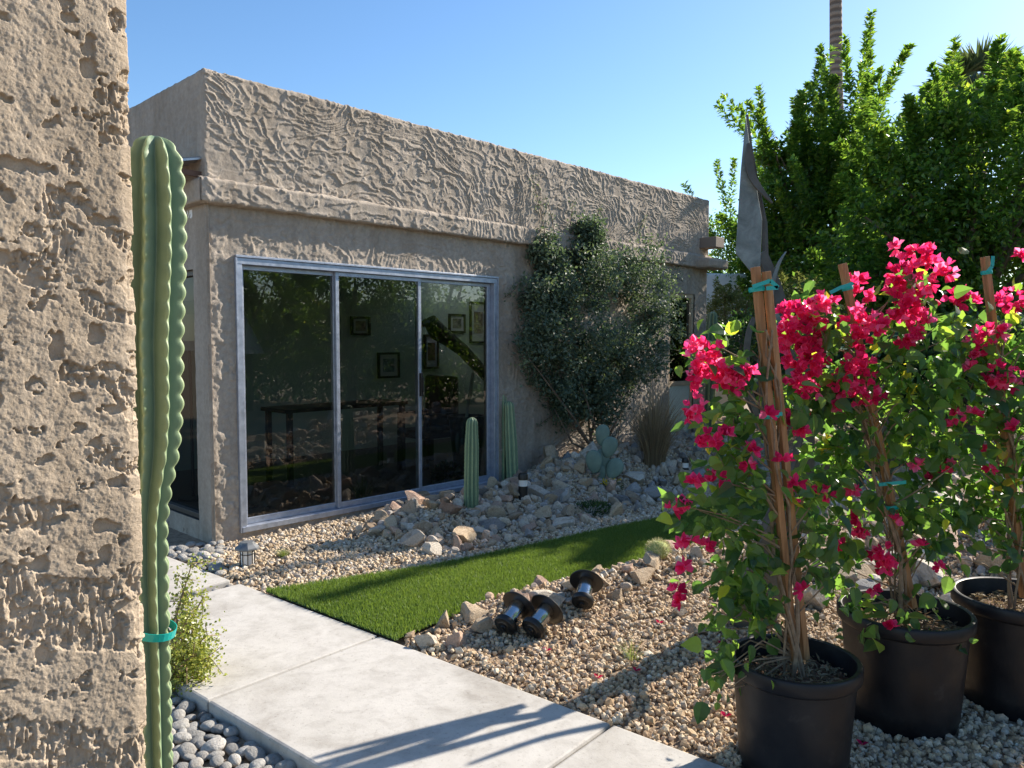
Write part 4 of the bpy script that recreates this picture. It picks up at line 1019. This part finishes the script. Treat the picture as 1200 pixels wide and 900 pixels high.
b = on_ground(829, 440) if 0 else gp(829, 11.6); root = empty('column_cactus', tuple(b), 'dark green column cactus at the far end corner of the house', 'cactus')
column(root, [b, b+np.array([.03, 0, .9]), at_depth(835, 372, 11.6)], [(0, .11), (.7, .11), (1, .08)], 8, .3, .2, .05, .004)

pp = on_ground(706, 562); PPR = empty('prickly_pear', tuple(pp), 'blue green prickly pear with stacked flat oval pads by the wall shrub', 'cactus')
for i, (px, py, rx, ry, dy, rot) in enumerate([(702, 556, 8, 12, 0, .1), (706, 540, 9, 15, .02, -.05), (696, 541, 9.5, 14, -.08, -.1), (714, 524, 9.5, 13, .0, .3), (706, 510, 8.5, 13, .03, .05), (720, 549, 10, 13, -.04, .5)]):
    c = at_depth(px, py, pp[1]+dy); k = pp[1]/F; v, f = ico(3)
    v = v*np.array([rx*k, .028, ry*k]); v[:, 0] *= 1+.18*v[:, 2]/(ry*k)
    M = Matrix.Rotation(rot, 3, 'Y') @ Matrix.Rotation(random.uniform(-.6, .6), 3, 'Z')
    mkc(PPR, 'pad', v@np.array(M).T+c, f, M_pad, smooth=True)
gb = on_ground(771, 660); v, f = ico(4); v = v.copy()
a = np.arctan2(v[:, 1], v[:, 0]); rb = np.abs(np.cos(a*9)); v *= (.075*(1-.13*(1-rb)*np.sqrt(1-np.clip(v[:, 2], -1, 1)**2)))[:, None]; v[:, 2] *= .8
GBR = empty('barrel_cactus', tuple(gb), 'small golden barrel cactus on the border rocks beside the lawn', 'cactus')
mkc(GBR, 'body', v+gb+Z*.09, f, mottled('barrel_skin', [(.3, (.20, .26, .08)), (.7, (.34, .36, .14))], 20), smooth=True)
P = rdir(900); P = P[P[:, 2] > -.2]; V, Fs, T = leaves(P*np.array([.073, .073, .06])+gb+Z*.09, P+rdir(len(P))*.7, rdir(len(P)), .03, .0022, 'blade'); mkc(GBR, 'spines', V, Fs, leaf_mat('golden_spine', [(0, (.5, .45, .2)), (1, (.75, .7, .42))], (1, 1, 1), .1), tone=T)

# ================================================================== pots and bougainvilleas
def pot(cx, cy, zr, rad, label):
    zb_ = float(zg(cx, cy))-.005; h = zr-zb_
    root = empty('nursery_pot', (cx, cy, zb_), label, 'plant pot', 'black nursery pots in a row')
    ru = rad*.925; rb = rad*.80
    prof = [(0, .0), (rb-.015, .0), (rb, .012), (rb+.002, .04), (rb+.006, .045)]
    for i in range(1, 8): prof.append((rb+.006+(ru-rb-.006)*i/8, .045+(h-.105)*i/8))
    prof += [(ru, h-.062), (ru+.006, h-.058), (rad-.004, h-.052), (rad, h-.046), (rad+.001, h-.006), (rad-.003, h), (rad-.012, h+.002), (rad-.020, h-.002), (ru-.008, h-.05), (ru-.02, h-.12)]
    s = MB(); s.lathe(prof, None, 56); s.build('shell', M_pot, root, smooth=True)
    V = [(0, 0, h-.075)]; rr = np.linspace(.03, ru-.009, 16); ka = 60
    for r in rr:
        for j in range(ka):
            a = 6.2832*j/ka; V.append((r*math.cos(a), r*math.sin(a), h-.078+.022*mn.fractal(Vector((r*math.cos(a)*14+cx*9, r*math.sin(a)*14, 0)), 1, 2, 4)))
    f3 = np.array([[0, 1+j, 1+(j+1) % ka] for j in range(ka)])
    f4 = np.array([[1+i*ka+j, 1+(i+1)*ka+j, 1+(i+1)*ka+(j+1) % ka, 1+i*ka+(j+1) % ka] for i in range(15) for j in range(ka)])
    mk('soil', np.array(V), [f3, f4], M_mulch, root, smooth=True)
    n = 520; a = rng.random(n)*6.283; r = np.sqrt(rng.random(n))*(ru-.03)
    P = np.stack([r*np.cos(a), r*np.sin(a), np.full(n, h-.068)+rng.uniform(0, .014, n)], 1)
    V, Fs, T = leaves(P, rdir(n)*np.array([1, 1, .25]), Z+rdir(n)*.5, rng.uniform(.015, .05, n), rng.uniform(.006, .014, n), 'diamond'); mk('bark_mulch', V, Fs, M_dry, root, tone=T*.8)
    return root
Y1, Y2, Y3 = 2.76, 3.12, 3.25
def potc(px, py, Y): p = at_depth(px, py, Y); return p
c1 = potc(931, 770, Y1); c2 = potc(1060, 713, Y2); c3 = potc(1196, 697, Y3)
pot(c1[0], c1[1], c1[2], .232, 'black plastic nursery pot nearest the camera, beside the concrete path')
pot(c2[0], c2[1], c2[2], .258, 'black plastic nursery pot in the middle of the row of three')
pot(c3[0], c3[1], c3[2], .262, 'black plastic nursery pot farthest back in the row, cut by the frame')

def stake(pts, wd, label, grp, tapes=(), Yb=None):
    """pts [(px,py,Y) top, (px,py,Y) bottom]; tapes: fractions from the top"""
    a = at_depth(*pts[0]); b = at_depth(*pts[1]); d = unit(a-b)
    root = empty('wooden_stake', tuple(b), label, 'stake', grp)
    sx = unit(np.cross(d, [.3, -1, 0])); sy = np.cross(d, sx); s = MB()
    s.box(b-sx*wd/2-sy*wd/2, sx*wd, sy*wd, a-b); child_at(root, s, 'pole', M_wood, bevel=.0015)
    for f, w2, tail in tapes:
        p = a+(b-a)*f; s = MB(); hw = w2
        M = Matrix((tuple(sx), tuple(sy), tuple(d))).transposed().to_4x4(); M.translation = Vector(p)
        s.lathe([(hw-.001, -.008), (hw, -.008), (hw+.0015, .0), (hw, .009), (hw-.001, .009)], M, 20)
        if tail:
            tl = []
            for q_ in range(len(tail)):
                tl.append(at_depth(tail[q_][0], tail[q_][1], pts[0][2]-.04))
            for e0, e1 in zip(tl[:-1], tl[1:]):
                dd = unit(e1-e0); nn = unit(np.cross(dd, [0, 1, 0])); s.box(e0-nn*.007, e1-e0, nn*.014, np.array([0, .003, 0]))
        child_at(root, s, 'tie_tape', M_tape, smooth=False)
    return root
stake([(885, 313, Y1), (931, 775, Y1)], .0255, 'teal tied wooden stake in the front pot, the nearer of its crossed pair', 'plant stakes', [(.055, .030, [(882, 336), (903, 329), (912, 337), (898, 338)]), (.37, .032, [(890, 487), (917, 485)])])
stake([(898, 318, Y1-.02), (944, 772, Y1+.04)], .0235, 'wooden stake leaning just behind the teal tied one in the front pot', 'plant stakes')
stake([(987, 309, Y2), (1070, 712, Y2)], .0255, 'wooden stake with a loose teal tie, in the middle pot', 'plant stakes', [(.07, .021, [(1000, 332), (985, 337), (973, 343)]), (.70, .03, [(1030, 568), (1062, 565)])])
stake([(1154, 301, Y3), (1200, 700, Y3)], .026, 'wooden stake with an upright teal knot, in the farthest pot', 'plant stakes', [(.045, .021, [(1158, 318), (1163, 312), (1164, 300)])])

def boug(Y, base, stk, label, lblobs, fblobs, stray, nleaf, seed):
    """lblobs (px,py,rx,ry[,dY,w]); fblobs (px,py,r,n[,dY])"""
    global rng
    rng = np.random.default_rng(seed)
    root = empty('bougainvillea', tuple(base), label, 'flowering plant', 'potted bougainvilleas')
    k = Y/F; st = MB(); parts = []
    a = at_depth(*stk, Y); b = base
    # twisting woody stems along the stake
    for i in range(5):
        ph = rng.random()*6.28; pts = []; rd = []
        for t_ in np.linspace(0, .88, 15):
            an = ph+t_*(7+2*rng.random())*(1 if i % 2 else -1); r = .026+.012*rng.random()
            pts.append(b+(a-b)*t_+np.array([math.cos(an)*r, math.sin(an)*r, 0])); rd.append((.0085 if i < 2 else .005)*(1-.6*t_))
        st.tube(pts, rd, 6)
    tot = sum(l[2]*l[3]*(l[5] if len(l) > 5 else 1) for l in lblobs)
    axis = unit(a-b)
    for l in lblobs:
        px, py, rx, ry = l[:4]; dY = l[4] if len(l) > 4 else 0; wgt = l[5] if len(l) > 5 else 1
        c = at_depth(px, py+(9 if Y > 3 else 0), Y+dY); rad = np.array([rx*k, (rx*.55+ry*.35)*k, ry*k]); n = int(nleaf*rx*ry*wgt/tot)
        # branches
        nb_ = max(3, int(n/14)); cp, d = inblob(nb_, c, rad*.95)
        tt = np.clip(((cp-b)@axis)/np.linalg.norm(a-b)-.12, .05, .95); at_ = b+(a-b)*tt[:, None]
        for e, s0 in zip(cp[:max(3, nb_//2)], at_): 
            m = (e+s0)/2+rng.normal(size=3)*.03+Z*.03; st.tube([s0, m, e], [.004, .003, .0015], 5)
        ci = rng.integers(0, nb_, n)
        P = cp[ci]+rng.normal(size=(n, 3))*.045; u_ = unit(P-c)
        D = unit(u_*.7+rng.normal(size=(n, 3))*.6-Z*.45); Nn = unit(Z*.8+u_*.6+rng.normal(size=(n, 3))*.55+np.array([.2, -.3, 0]))
        dp_ = P-b; al = np.clip(dp_@axis, 0, None); pr_ = dp_-al[:, None]*axis
        kp = ~((np.abs(pr_[:, 0]) < .05) & (pr_[:, 1] < .04) & (rng.random(n) < .68)); P, D, Nn, u_ = P[kp], D[kp], Nn[kp], u_[kp]; n = len(P)
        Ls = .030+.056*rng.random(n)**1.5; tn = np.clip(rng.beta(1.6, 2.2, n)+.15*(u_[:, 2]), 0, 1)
        parts.append(leaves(P, D, Nn, Ls, Ls*rng.uniform(.72, .95, n), 'heart', tn))
    for px, py, L in stray:          # loose hanging shoots given by pixel polylines
        pass
    V, Fs, T = merge(parts); mkc(root, 'foliage', V, Fs, M_lf_boug, tone=T)
    child_at(root, st, 'stems', M_vinewood, smooth=True)
    for f in fblobs:
        px, py, r, n = f[:4]; dY = f[4] if len(f) > 4 else -.10
        c = at_depth(px, py, Y+dY); n = max(4, int(n*1.4))
        r = r*(.35 if n < 8 else .92); P, d = inblob(n, c, np.array([r*k, r*k*.8, r*k])); Pf = []; Df = []; Nf = []
        for p, dd in zip(P, d):
            ax_ = unit(dd*.6+rng.normal(size=3)*.6+np.array([.0, -.35, .35])); s1 = unit(np.cross(ax_, rng.normal(size=3))); s2 = np.cross(ax_, s1)
            for q_ in range(3):
                an = q_*2.094+rng.random()*.4; rdv = s1*math.cos(an)+s2*math.sin(an)
                Pf.append(p); Df.append(ax_*.75+rdv*.75); Nf.append(ax_-rdv*.8)
        m_ = len(Pf); L = np.repeat(rng.uniform(.026, .042, n), 3)
        V, Fs, T = leaves(np.array(Pf), np.array(Df), np.array(Nf), L, L*rng.uniform(.75, .95, m_), 'bract', np.clip(np.repeat(rng.random(n), 3)*.8+.25*rng.random()-.08+rng.random(m_)*.15, 0, 1))
        mkc(root, 'flower_cluster', V, Fs, M_bract, tone=T)
    return root
boug(Y1, np.array([c1[0], c1[1], c1[2]-.07]), (890, 330), 'bougainvillea with sparse pink flowers climbing the crossed stakes in the front pot',
     [(838, 445, 34, 38, 0, 1), (862, 425, 32, 35, .03), (880, 490, 36, 36), (845, 520, 30, 34), (862, 560, 42, 40), (900, 585, 38, 44), (830, 600, 42, 32), (868, 640, 46, 46), (838, 668, 26, 34, 0, .8), (900, 690, 42, 48), (845, 715, 20, 30, 0, .6), (878, 750, 26, 32, -.06, .8), (842, 765, 13, 40, -.1, .8), (848, 800, 9, 18, -.12, .8), (945, 625, 26, 55), (955, 670, 22, 36, 0, .7), (925, 470, 20, 36, .03, .6), (960, 600, 26, 34, .02, .7)],
     [(812, 414, 13, 9), (826, 432, 16, 14), (846, 438, 15, 12), (860, 448, 13, 10), (832, 408, 10, 6), (818, 440, 12, 8), (876, 438, 9, 5), (816, 476, 11, 8), (806, 488, 7, 4), (832, 516, 9, 7), (850, 508, 8, 4), (822, 520, 6, 3), (812, 565, 9, 5), (838, 560, 9, 6), (846, 572, 6, 3), (800, 590, 8, 5), (788, 596, 7, 4), (798, 636, 7, 4), (809, 634, 5, 2), (800, 664, 6, 3), (793, 692, 6, 3), (797, 704, 5, 3), (826, 640, 4, 1), (882, 528, 6, 2), (900, 484, 7, 3), (924, 498, 10, 6, .05), (940, 502, 8, 4, .05), (920, 540, 6, 3), (932, 565, 7, 3), (878, 545, 5, 2), (940, 692, 5, 2)], [], 820, 31)
boug(Y2, np.array([c2[0], c2[1], c2[2]-.07]), (990, 330), 'bougainvillea laden with magenta blossoms, climbing the stake in the middle pot',
     [(955, 385, 46, 42), (990, 430, 52, 46), (1040, 400, 48, 46), (1070, 350, 38, 36), (950, 450, 38, 46), (1010, 490, 60, 50), (1070, 460, 52, 56), (1100, 400, 34, 44), (970, 540, 44, 50), (1040, 555, 56, 48), (1090, 530, 38, 48), (990, 605, 40, 40), (1045, 620, 44, 40, 0, .8), (1000, 660, 38, 30, 0, .8), (1085, 590, 32, 40), (1085, 645, 18, 30, 0, .6), (1050, 700, 46, 20, -.1, .7), (1100, 715, 26, 14, -.1, .7), (1030, 735, 20, 16, -.2, .8), (985, 690, 20, 20, -.1, .6)],
     [(925, 375, 18, 22), (945, 390, 19, 24), (935, 415, 19, 22), (952, 425, 17, 20), (940, 448, 15, 16), (918, 395, 14, 12), (958, 370, 14, 12), (965, 355, 12, 8), (938, 362, 12, 8), (1000, 335, 13, 10, .12), (1012, 345, 11, 8, .12), (1003, 378, 17, 20), (1020, 382, 14, 14), (1012, 395, 12, 9), (996, 425, 15, 14), (1012, 435, 15, 14), (985, 450, 15, 14), (1005, 460, 12, 9), (1025, 465, 10, 6), (1060, 315, 16, 16), (1076, 296, 14, 13), (1090, 300, 10, 7), (1055, 335, 15, 14), (1068, 350, 16, 16), (1056, 372, 15, 13), (1075, 375, 14, 11), (1066, 395, 14, 9), (1110, 320, 10, 7), (1088, 335, 10, 6), (1050, 290, 7, 4), (935, 480, 12, 8, 0), (950, 465, 10, 7), (985, 478, 9, 5), (936, 575, 9, 6), (962, 580, 11, 7), (948, 574, 7, 4), (1000, 575, 7, 4), (1005, 608, 8, 4), (1010, 625, 9, 5), (1034, 652, 13, 12), (1038, 665, 10, 7), (1048, 610, 7, 3), (1075, 545, 8, 4), (985, 640, 6, 3), (1022, 690, 6, 3), (1078, 640, 5, 2), (1100, 665, 5, 2), (1044, 735, 6, 3, -.2)], [], 1750, 32)
boug(Y3, np.array([c3[0], c3[1], c3[2]-.07]), (1160, 330), 'bougainvillea with few reddish blossoms and many leaves, in the farthest pot',
     [(1130, 385, 36, 34), (1165, 400, 44, 38), (1200, 390, 40, 46), (1140, 450, 50, 46), (1190, 460, 50, 46), (1230, 440, 40, 60), (1120, 510, 40, 46), (1170, 520, 50, 50), (1220, 530, 46, 60), (1130, 570, 44, 40), (1180, 580, 46, 42), (1110, 620, 26, 26, 0, .7), (1160, 620, 22, 26, 0, .7), (1225, 600, 40, 50)],
     [(1112, 352, 10, 6), (1130, 350, 11, 8), (1170, 356, 10, 7, .12), (1187, 350, 12, 8), (1205, 346, 12, 8), (1150, 395, 13, 10), (1165, 388, 11, 8), (1145, 415, 9, 5), (1168, 438, 15, 14), (1182, 442, 14, 12), (1158, 450, 9, 5), (1138, 430, 8, 4), (1112, 545, 8, 5), (1142, 485, 8, 4), (1120, 490, 9, 6), (1160, 550, 7, 3), (1190, 500, 7, 3), (1198, 300, 9, 5), (1096, 560, 6, 3), (1150, 528, 6, 3)], [], 1650, 33)

# ================================================================== metal sculpture
SY = 4.10
sb_ = np.array([at_depth(880, 399, SY)[0], SY, float(zg(1.27, 4.1))])
SC = empty('metal_sculpture', tuple(sb_), 'tall pointed grey metal sculpture of blades and curved arms behind the front stakes', 'sculpture')
def pl(pts, nrm, th, m, dy=0, dys=None):
    s = MB(); pp_ = [at_depth(x, y, SY+dy+(dys[i] if dys else 0)) for i, (x, y) in enumerate(pts)]; s.plate(pp_, nrm, th); child_at(SC, s, 'blade', m, bevel=.002)
pl([(874, 138), (868, 200), (862, 297), (880, 319), (891, 312), (893, 258), (884, 205), (877, 160)], (-.25, -1, 0), .014, M_patina)
pl([(875.5, 134), (878, 160), (886, 205), (894, 256), (895, 300), (893, 318), (900, 326), (898, 262), (882, 185)], (.8, -.6, 0), .016, M_patina_dark, .05)
def arm(pts, wds, m, name='arm', th=.016, dy=0):
    """flat tapered curved bar from pixel polyline"""
    P = [at_depth(x, y, SY+dy) for x, y in pts]; Pn = []; Wn = []
    for i in range(len(P)-1):
        for j in range(4):
            t_ = j/4; p0 = P[max(i-1, 0)]; p1 = P[i]; p2 = P[i+1]; p3 = P[min(i+2, len(P)-1)]
            Pn.append(.5*((2*p1)+(-p0+p2)*t_+(2*p0-5*p1+4*p2-p3)*t_**2+(-p0+3*p1-3*p2+p3)*t_**3)); Wn.append(wds[i]*(1-t_)+wds[i+1]*t_)
    Pn.append(P[-1]); Wn.append(wds[-1]); s = MB(); V = []
    for i, p in enumerate(Pn):
        d = unit(Pn[min(i+1, len(Pn)-1)]-Pn[max(i-1, 0)]); nn = unit(np.cross(d, [0, 1.0, 0])); yv = np.array([0, 1.0, 0])
        for a_, b_ in ((-1, -1), (1, -1), (1, 1), (-1, 1)): V.append(p+nn*Wn[i]/2*a_+yv*th/2*b_)
    Fq = []
    for i in range(len(Pn)-1):
        for j in range(4): Fq.append([i*4+j, i*4+4+j, i*4+4+(j+1) % 4, i*4+(j+1) % 4])
    k = (len(Pn)-1)*4; Fq += [[0, 1, 2, 3], [k+3, k+2, k+1, k]]
    s.add(V, Fq); child_at(SC, s, name, m)
arm([(877, 168), (878, 195), (886, 215), (905, 238)], [.012, .04, .034, .006], M_patina_dark, dy=-.03)
arm([(892, 296), (903, 322), (912, 345), (925, 390), (945, 440), (965, 500)], [.05, .06, .055, .06, .05, .03], M_patina_dark, th=.03, dy=.03)
arm([(903, 345), (906, 328), (913, 308), (921, 295)], [.03, .022, .014, .003], M_patina)
arm([(884, 372), (877, 392), (875, 430), (882, 470), (900, 520)], [.02, .03, .032, .03, .02], M_patina_dark)
arm([(922, 395), (910, 372), (902, 352)], [.05, .035, .01], M_patina, dy=-.02)
arm([(945, 505), (938, 550), (918, 610), (896, 670), (878, 735)], [.05, .11, .17, .20, .25], M_patina_dark, 'body', th=.09, dy=.02)
arm([(897, 405), (893, 440), (905, 480), (946, 508)], [.03, .07, .08, .06], M_patina_dark, dy=.02)
arm([(905, 372), (925, 400), (930, 450), (918, 500)], [.03, .08, .09, .05], M_patina, dy=.06)
arm([(905, 520), (880, 470), (866, 440), (862, 425)], [.06, .05, .03, .01], M_patina_dark, dy=.03)
arm([(935, 560), (985, 540), (1035, 492), (1008, 455), (1006, 412)], [.06, .06, .06, .045, .01], M_patina_dark, dy=.05)

# ================================================================== lights
def solar_light(px, py, axis_px, label, YY, roll):
    """fallen post-top light: base drum near the viewer, wide cap at the far end"""
    c = on_ground(px, py); 
    ax3 = unit(np.array([axis_px[0], axis_px[1], axis_px[2]])); o = np.array([c[0], c[1], float(zg(c[0], c[1]))+.065])
    root = empty('solar_light', tuple(o), label, 'garden light', 'fallen garden lights on the gravel')
    q = Vector(ax3).to_track_quat('Z', 'Y').to_matrix().to_4x4(); q.translation = Vector(o); q = q @ Matrix.Scale(1.13, 4)
    s = MB(); s.lathe([(0, -.006), (.012, -.006), (.014, 0), (.030, .0), (.034, .004), (.052, .006), (.056, .012), (.056, .030), (.050, .036), (.040, .038), (0, .038)], q, 36); child_at(root, s, 'base', M_black, smooth=True)
    s = MB(); s.lathe([(.012, -.0065), (.016, -.014), (.010, -.016), (0, -.016)], q, 16); child_at(root, s, 'knob', M_black, smooth=True)
    s = MB(); s.lathe([(.036, .037), (.039, .045), (.040, .138), (.037, .146)], q, 36); child_at(root, s, 'lens', M_chrome, smooth=True)
    s = MB(); s.lathe([(0, .144), (.038, .144), (.050, .142), (.078, .138), (.086, .139), (.088, .143), (.084, .149), (.060, .158), (.030, .164), (0, .166)], q, 44); child_at(root, s, 'cap', M_blackm, smooth=True)
solar_light(590, 750, (.50, .72, .46), 'fallen black and chrome light, first of the pair lying side by side', 0, 0)
solar_light(622, 754, (.56, .70, .46), 'fallen black and chrome light, second of the pair, overlapping its neighbour', 0, 0)
solar_light(682, 722, (.22, .80, .52), 'fallen black and chrome light lying alone on the border rocks', 0, 0)
# standing lantern by the path
lb = on_ground(290, 664); L0 = empty('path_lantern', tuple(lb), 'small standing lantern with frosted panels and grey cap beside the path', 'lantern')
Mt = Matrix.Translation(Vector(lb))
s = MB(); s.lathe([(.0, .0), (.052, .0), (.052, .014), (.047, .018), (0, .018)], Mt @ Matrix.Rotation(.4, 4, 'Z'), 8); child_at(L0, s, 'base', M_greymetal)
s = MB(); s.lathe([(.042, .016), (.044, .125)], Mt @ Matrix.Rotation(.4, 4, 'Z'), 8); child_at(L0, s, 'frosted_panel', M_frost)
s = MB()
for j in range(8):
    a = .4+j*math.pi/4; p = lb+np.array([math.cos(a)*.046, math.sin(a)*.046, .014]); s.tube([p, p+Z*.113], .0035, 5)
s.lathe([(.0465, .088), (.0475, .088), (.0475, .094), (.0465, .094)], Mt @ Matrix.Rotation(.4, 4, 'Z'), 8); child_at(L0, s, 'frame', M_blackm)
s = MB(); s.lathe([(.0, .122), (.078, .124), (.083, .130), (.081, .140), (.056, .160), (.052, .162), (.046, .176), (0, .180)], Mt @ Matrix.Rotation(.4, 4, 'Z'), 8); child_at(L0, s, 'cap', M_greymetal)
def bollard(px, py, hpx, wpx, label):
    p = on_ground(px, py); k = p[1]/F; h = hpx*k; r = wpx/2*k
    root = empty('bollard_light', tuple(p), label, 'garden light', 'black bollard lights in the rock bank'); T_ = Matrix.Translation(Vector(p))
    s = MB(); s.lathe([(0, -.03), (r, -.03), (r, h*.56), (0, h*.56)], T_, 24); child_at(root, s, 'post', M_black, smooth=True)
    s = MB(); s.lathe([(r*.92, h*.56), (r*.92, h*.78)], T_, 24); child_at(root, s, 'lens', M_frost, smooth=True)
    s = MB(); s.lathe([(0, h*.78), (r*1.06, h*.78), (r*1.06, h*.93), (r*.9, h), (0, h)], T_, 24); child_at(root, s, 'cap', M_black, smooth=True)
bollard(613, 588, 34, 11, 'black bollard light with a clear band, standing in rocks before the paired cactus')
bollard(803, 562, 26, 8, 'black bollard light in the blue grey rocks near the entry door')

# ================================================================== inside the room
def frame_pic(t, z, w_, h_, label, i, mw=.03):
    p = W(t, -3.29, z); root = empty('picture_frame', tuple(p), label, 'picture'); s = MB()
    a, b_ = t-w_/2, t+w_/2
    for bx in [(a, a+mw, -3.295, -3.26, z-h_/2, z+h_/2), (b_-mw, b_, -3.295, -3.26, z-h_/2, z+h_/2), (a+mw, b_-mw, -3.295, -3.26, z+h_/2-mw, z+h_/2), (a+mw, b_-mw, -3.295, -3.26, z-h_/2, z-h_/2+mw)]: s.wbox(*bx)
    child_at(root, s, 'frame', M_darkwood)
    s = MB(); s.wbox(a+mw, b_-mw, -3.294, -3.28, z-h_/2+mw, z+h_/2-mw); child_at(root, s, 'mat_board', M_paper)
    s = MB(); k = .26; s.wbox(t-w_*k, t+w_*k, -3.2795, -3.276, z-h_*k, z+h_*k); child_at(root, s, 'print', M_picture[i])
def inroom(px, py, q=-3.29):
    r = ray(px, py); k = (np.dot(C0-EYE, N)+q)/np.dot(r, N); p = EYE+r*k; return np.dot(p-C0, U), p[2], k
for (px, py, wp, hp, lb_, i) in [(535, 379, 19, 22, 'small dark framed print on the room wall, seen through the last door pane', 0), (560, 378, 20, 48, 'tall dark framed print beside the small one, seen at the door edge', 1), (455, 428, 23, 30, 'square dark framed print seen through the centre door pane', 2), (505, 412, 16, 40, 'brown framed print partly behind the door stile', 3), (422, 382, 20, 22, 'framed print high on the room wall behind the centre pane', 1)]:
    t_, z_, k_ = inroom(px, py); frame_pic(t_, z_, wp*k_/F*1.35, hp*k_/F, lb_, i)
# console table, chair, floor lamps, planter
def furn(name, px, q, label, cat):
    t_, _, _ = inroom(px, 420, q); p = W(t_, q, .03); return empty(name, tuple(p), label, cat), t_
r_, t_ = furn('console_table', 395, -1.7, 'dark wooden console table standing inside behind the first door panes', 'table')
s = MB(); s.wbox(t_-.8, t_+.8, -1.95, -1.45, .80, .84); child_at(r_, s, 'table_top', M_darkwood)
for a in (-.76, .71):
    for b_ in (-1.93, -1.5): s = MB(); s.wbox(t_+a, t_+a+.05, b_, b_+.05, .03, .80); child_at(r_, s, 'leg', M_darkwood)
r_, t_ = furn('armchair', 503, -1.5, 'dark high backed armchair inside the room behind the door stile', 'chair')
s = MB(); s.wbox(t_-.28, t_+.28, -1.8, -1.25, .38, .48); child_at(r_, s, 'seat', M_darkwood, bevel=.03)
s = MB(); s.wbox(t_+.16, t_+.27, -1.8, -1.25, .48, 1.12); child_at(r_, s, 'backrest', M_darkwood, bevel=.04)
for a in (-1.8, -1.31): s = MB(); s.wbox(t_-.26, t_+.16, a, a+.06, .62, .68); s.wbox(t_-.26, t_-.2, a, a+.06, .48, .62); child_at(r_, s, 'armrest', M_darkwood)
for a in (-.27, .22):
    for b_ in (-1.79, -1.31): s = MB(); s.wbox(t_+a, t_+a+.05, b_, b_+.05, .03, .38); child_at(r_, s, 'leg', M_darkwood)
def lamp(px, py, q, label):
    t_, z_, _ = inroom(px, py, q); p = W(t_, q, .03); root = empty('floor_lamp', tuple(p), label, 'lamp'); T_ = Matrix.Translation(Vector(p))
    s = MB(); s.lathe([(0, 0), (.14, 0), (.14, .02), (.015, .03), (.012, z_), (0, z_)], T_, 20); child_at(root, s, 'stand', M_black)
    s = MB(); s.lathe([(.22, z_-.18), (.06, z_+.16), (.055, z_+.16), (.215, z_-.18)], T_, 32); child_at(root, s, 'lamp_shade', M_shade, smooth=True)
lamp(280, 395, -.95, 'floor lamp with a white cone shade just inside the first door pane')
lamp(222, 392, -1.6, 'floor lamp with a cream cone shade inside the side window')
r_, t_ = furn('indoor_planter', 547, -.8, 'dark indoor planter with a pale leaning stick behind the slim cactus', 'planter')
s = MB(); s.lathe([(0, 0), (.15, 0), (.21, .62), (.23, .62), (.23, .66), (.19, .66), (.18, .58), (0, .58)], Matrix.Translation(Vector(W(t_, -.8, .03))), 28); child_at(r_, s, 'planter_body', M_black, smooth=True)
s = MB(); s.tube([W(t_-.02, -.8, .6), W(t_+.08, -.78, 1.18)], .018, 8); child_at(r_, s, 'stick', M_paper)

t_a, z_a, k_a = inroom(512, 388, -2.9); t_b, z_b, k_b = inroom(577, 446, -2.9)
p = W((t_a+t_b)/2, -2.9, (z_a+z_b)/2); root = empty('driftwood_branch', tuple(p), 'dark driftwood branch hung diagonally on the room wall, seen through the last door pane', 'wall decoration')
s = MB(); a_ = W(t_a, -2.9, z_a); b_ = W(t_b, -2.9, z_b)
s.tube([a_+(b_-a_)*f+Z*dz for f, dz in [(-.12, .07), (0, .0), (.2, .03), (.45, .06), (.7, .02), (.9, -.02), (1.05, -.03)]], [.10, .14, .11, .10, .095, .08, .06], 12)
child_at(root, s, 'wood', M_darkwood, smooth=True)
s = MB(); s.tube([a_, a_+U*-.22+Z*.12, a_+U*-.4+Z*.05], [.08, .06, .02], 8); child_at(root, s, 'side_branch', M_darkwood, smooth=True)
for px, py in [(745, 792), (700, 800), (862, 800), (772, 735), (850, 846), (640, 768), (1010, 880), (845, 760)]:
    p = on_ground(px, py); root_ = None
    V, Fs, T = leaves(np.array([[0, 0, 0.]]*2), np.array([[1, .2, .1], [-.4, 1, .2]]), np.array([[0, 0, 1.]]*2)+rdir(2)*.3, .03, .024, 'bract')
    o = mk('fallen_bract', V, Fs, M_bract, tone=T*.5, loc=tuple(p+Z*.022)); tag(o, 'fallen pink bougainvillea bract lying on the tan gravel', 'petal', 'fallen bracts on the gravel')
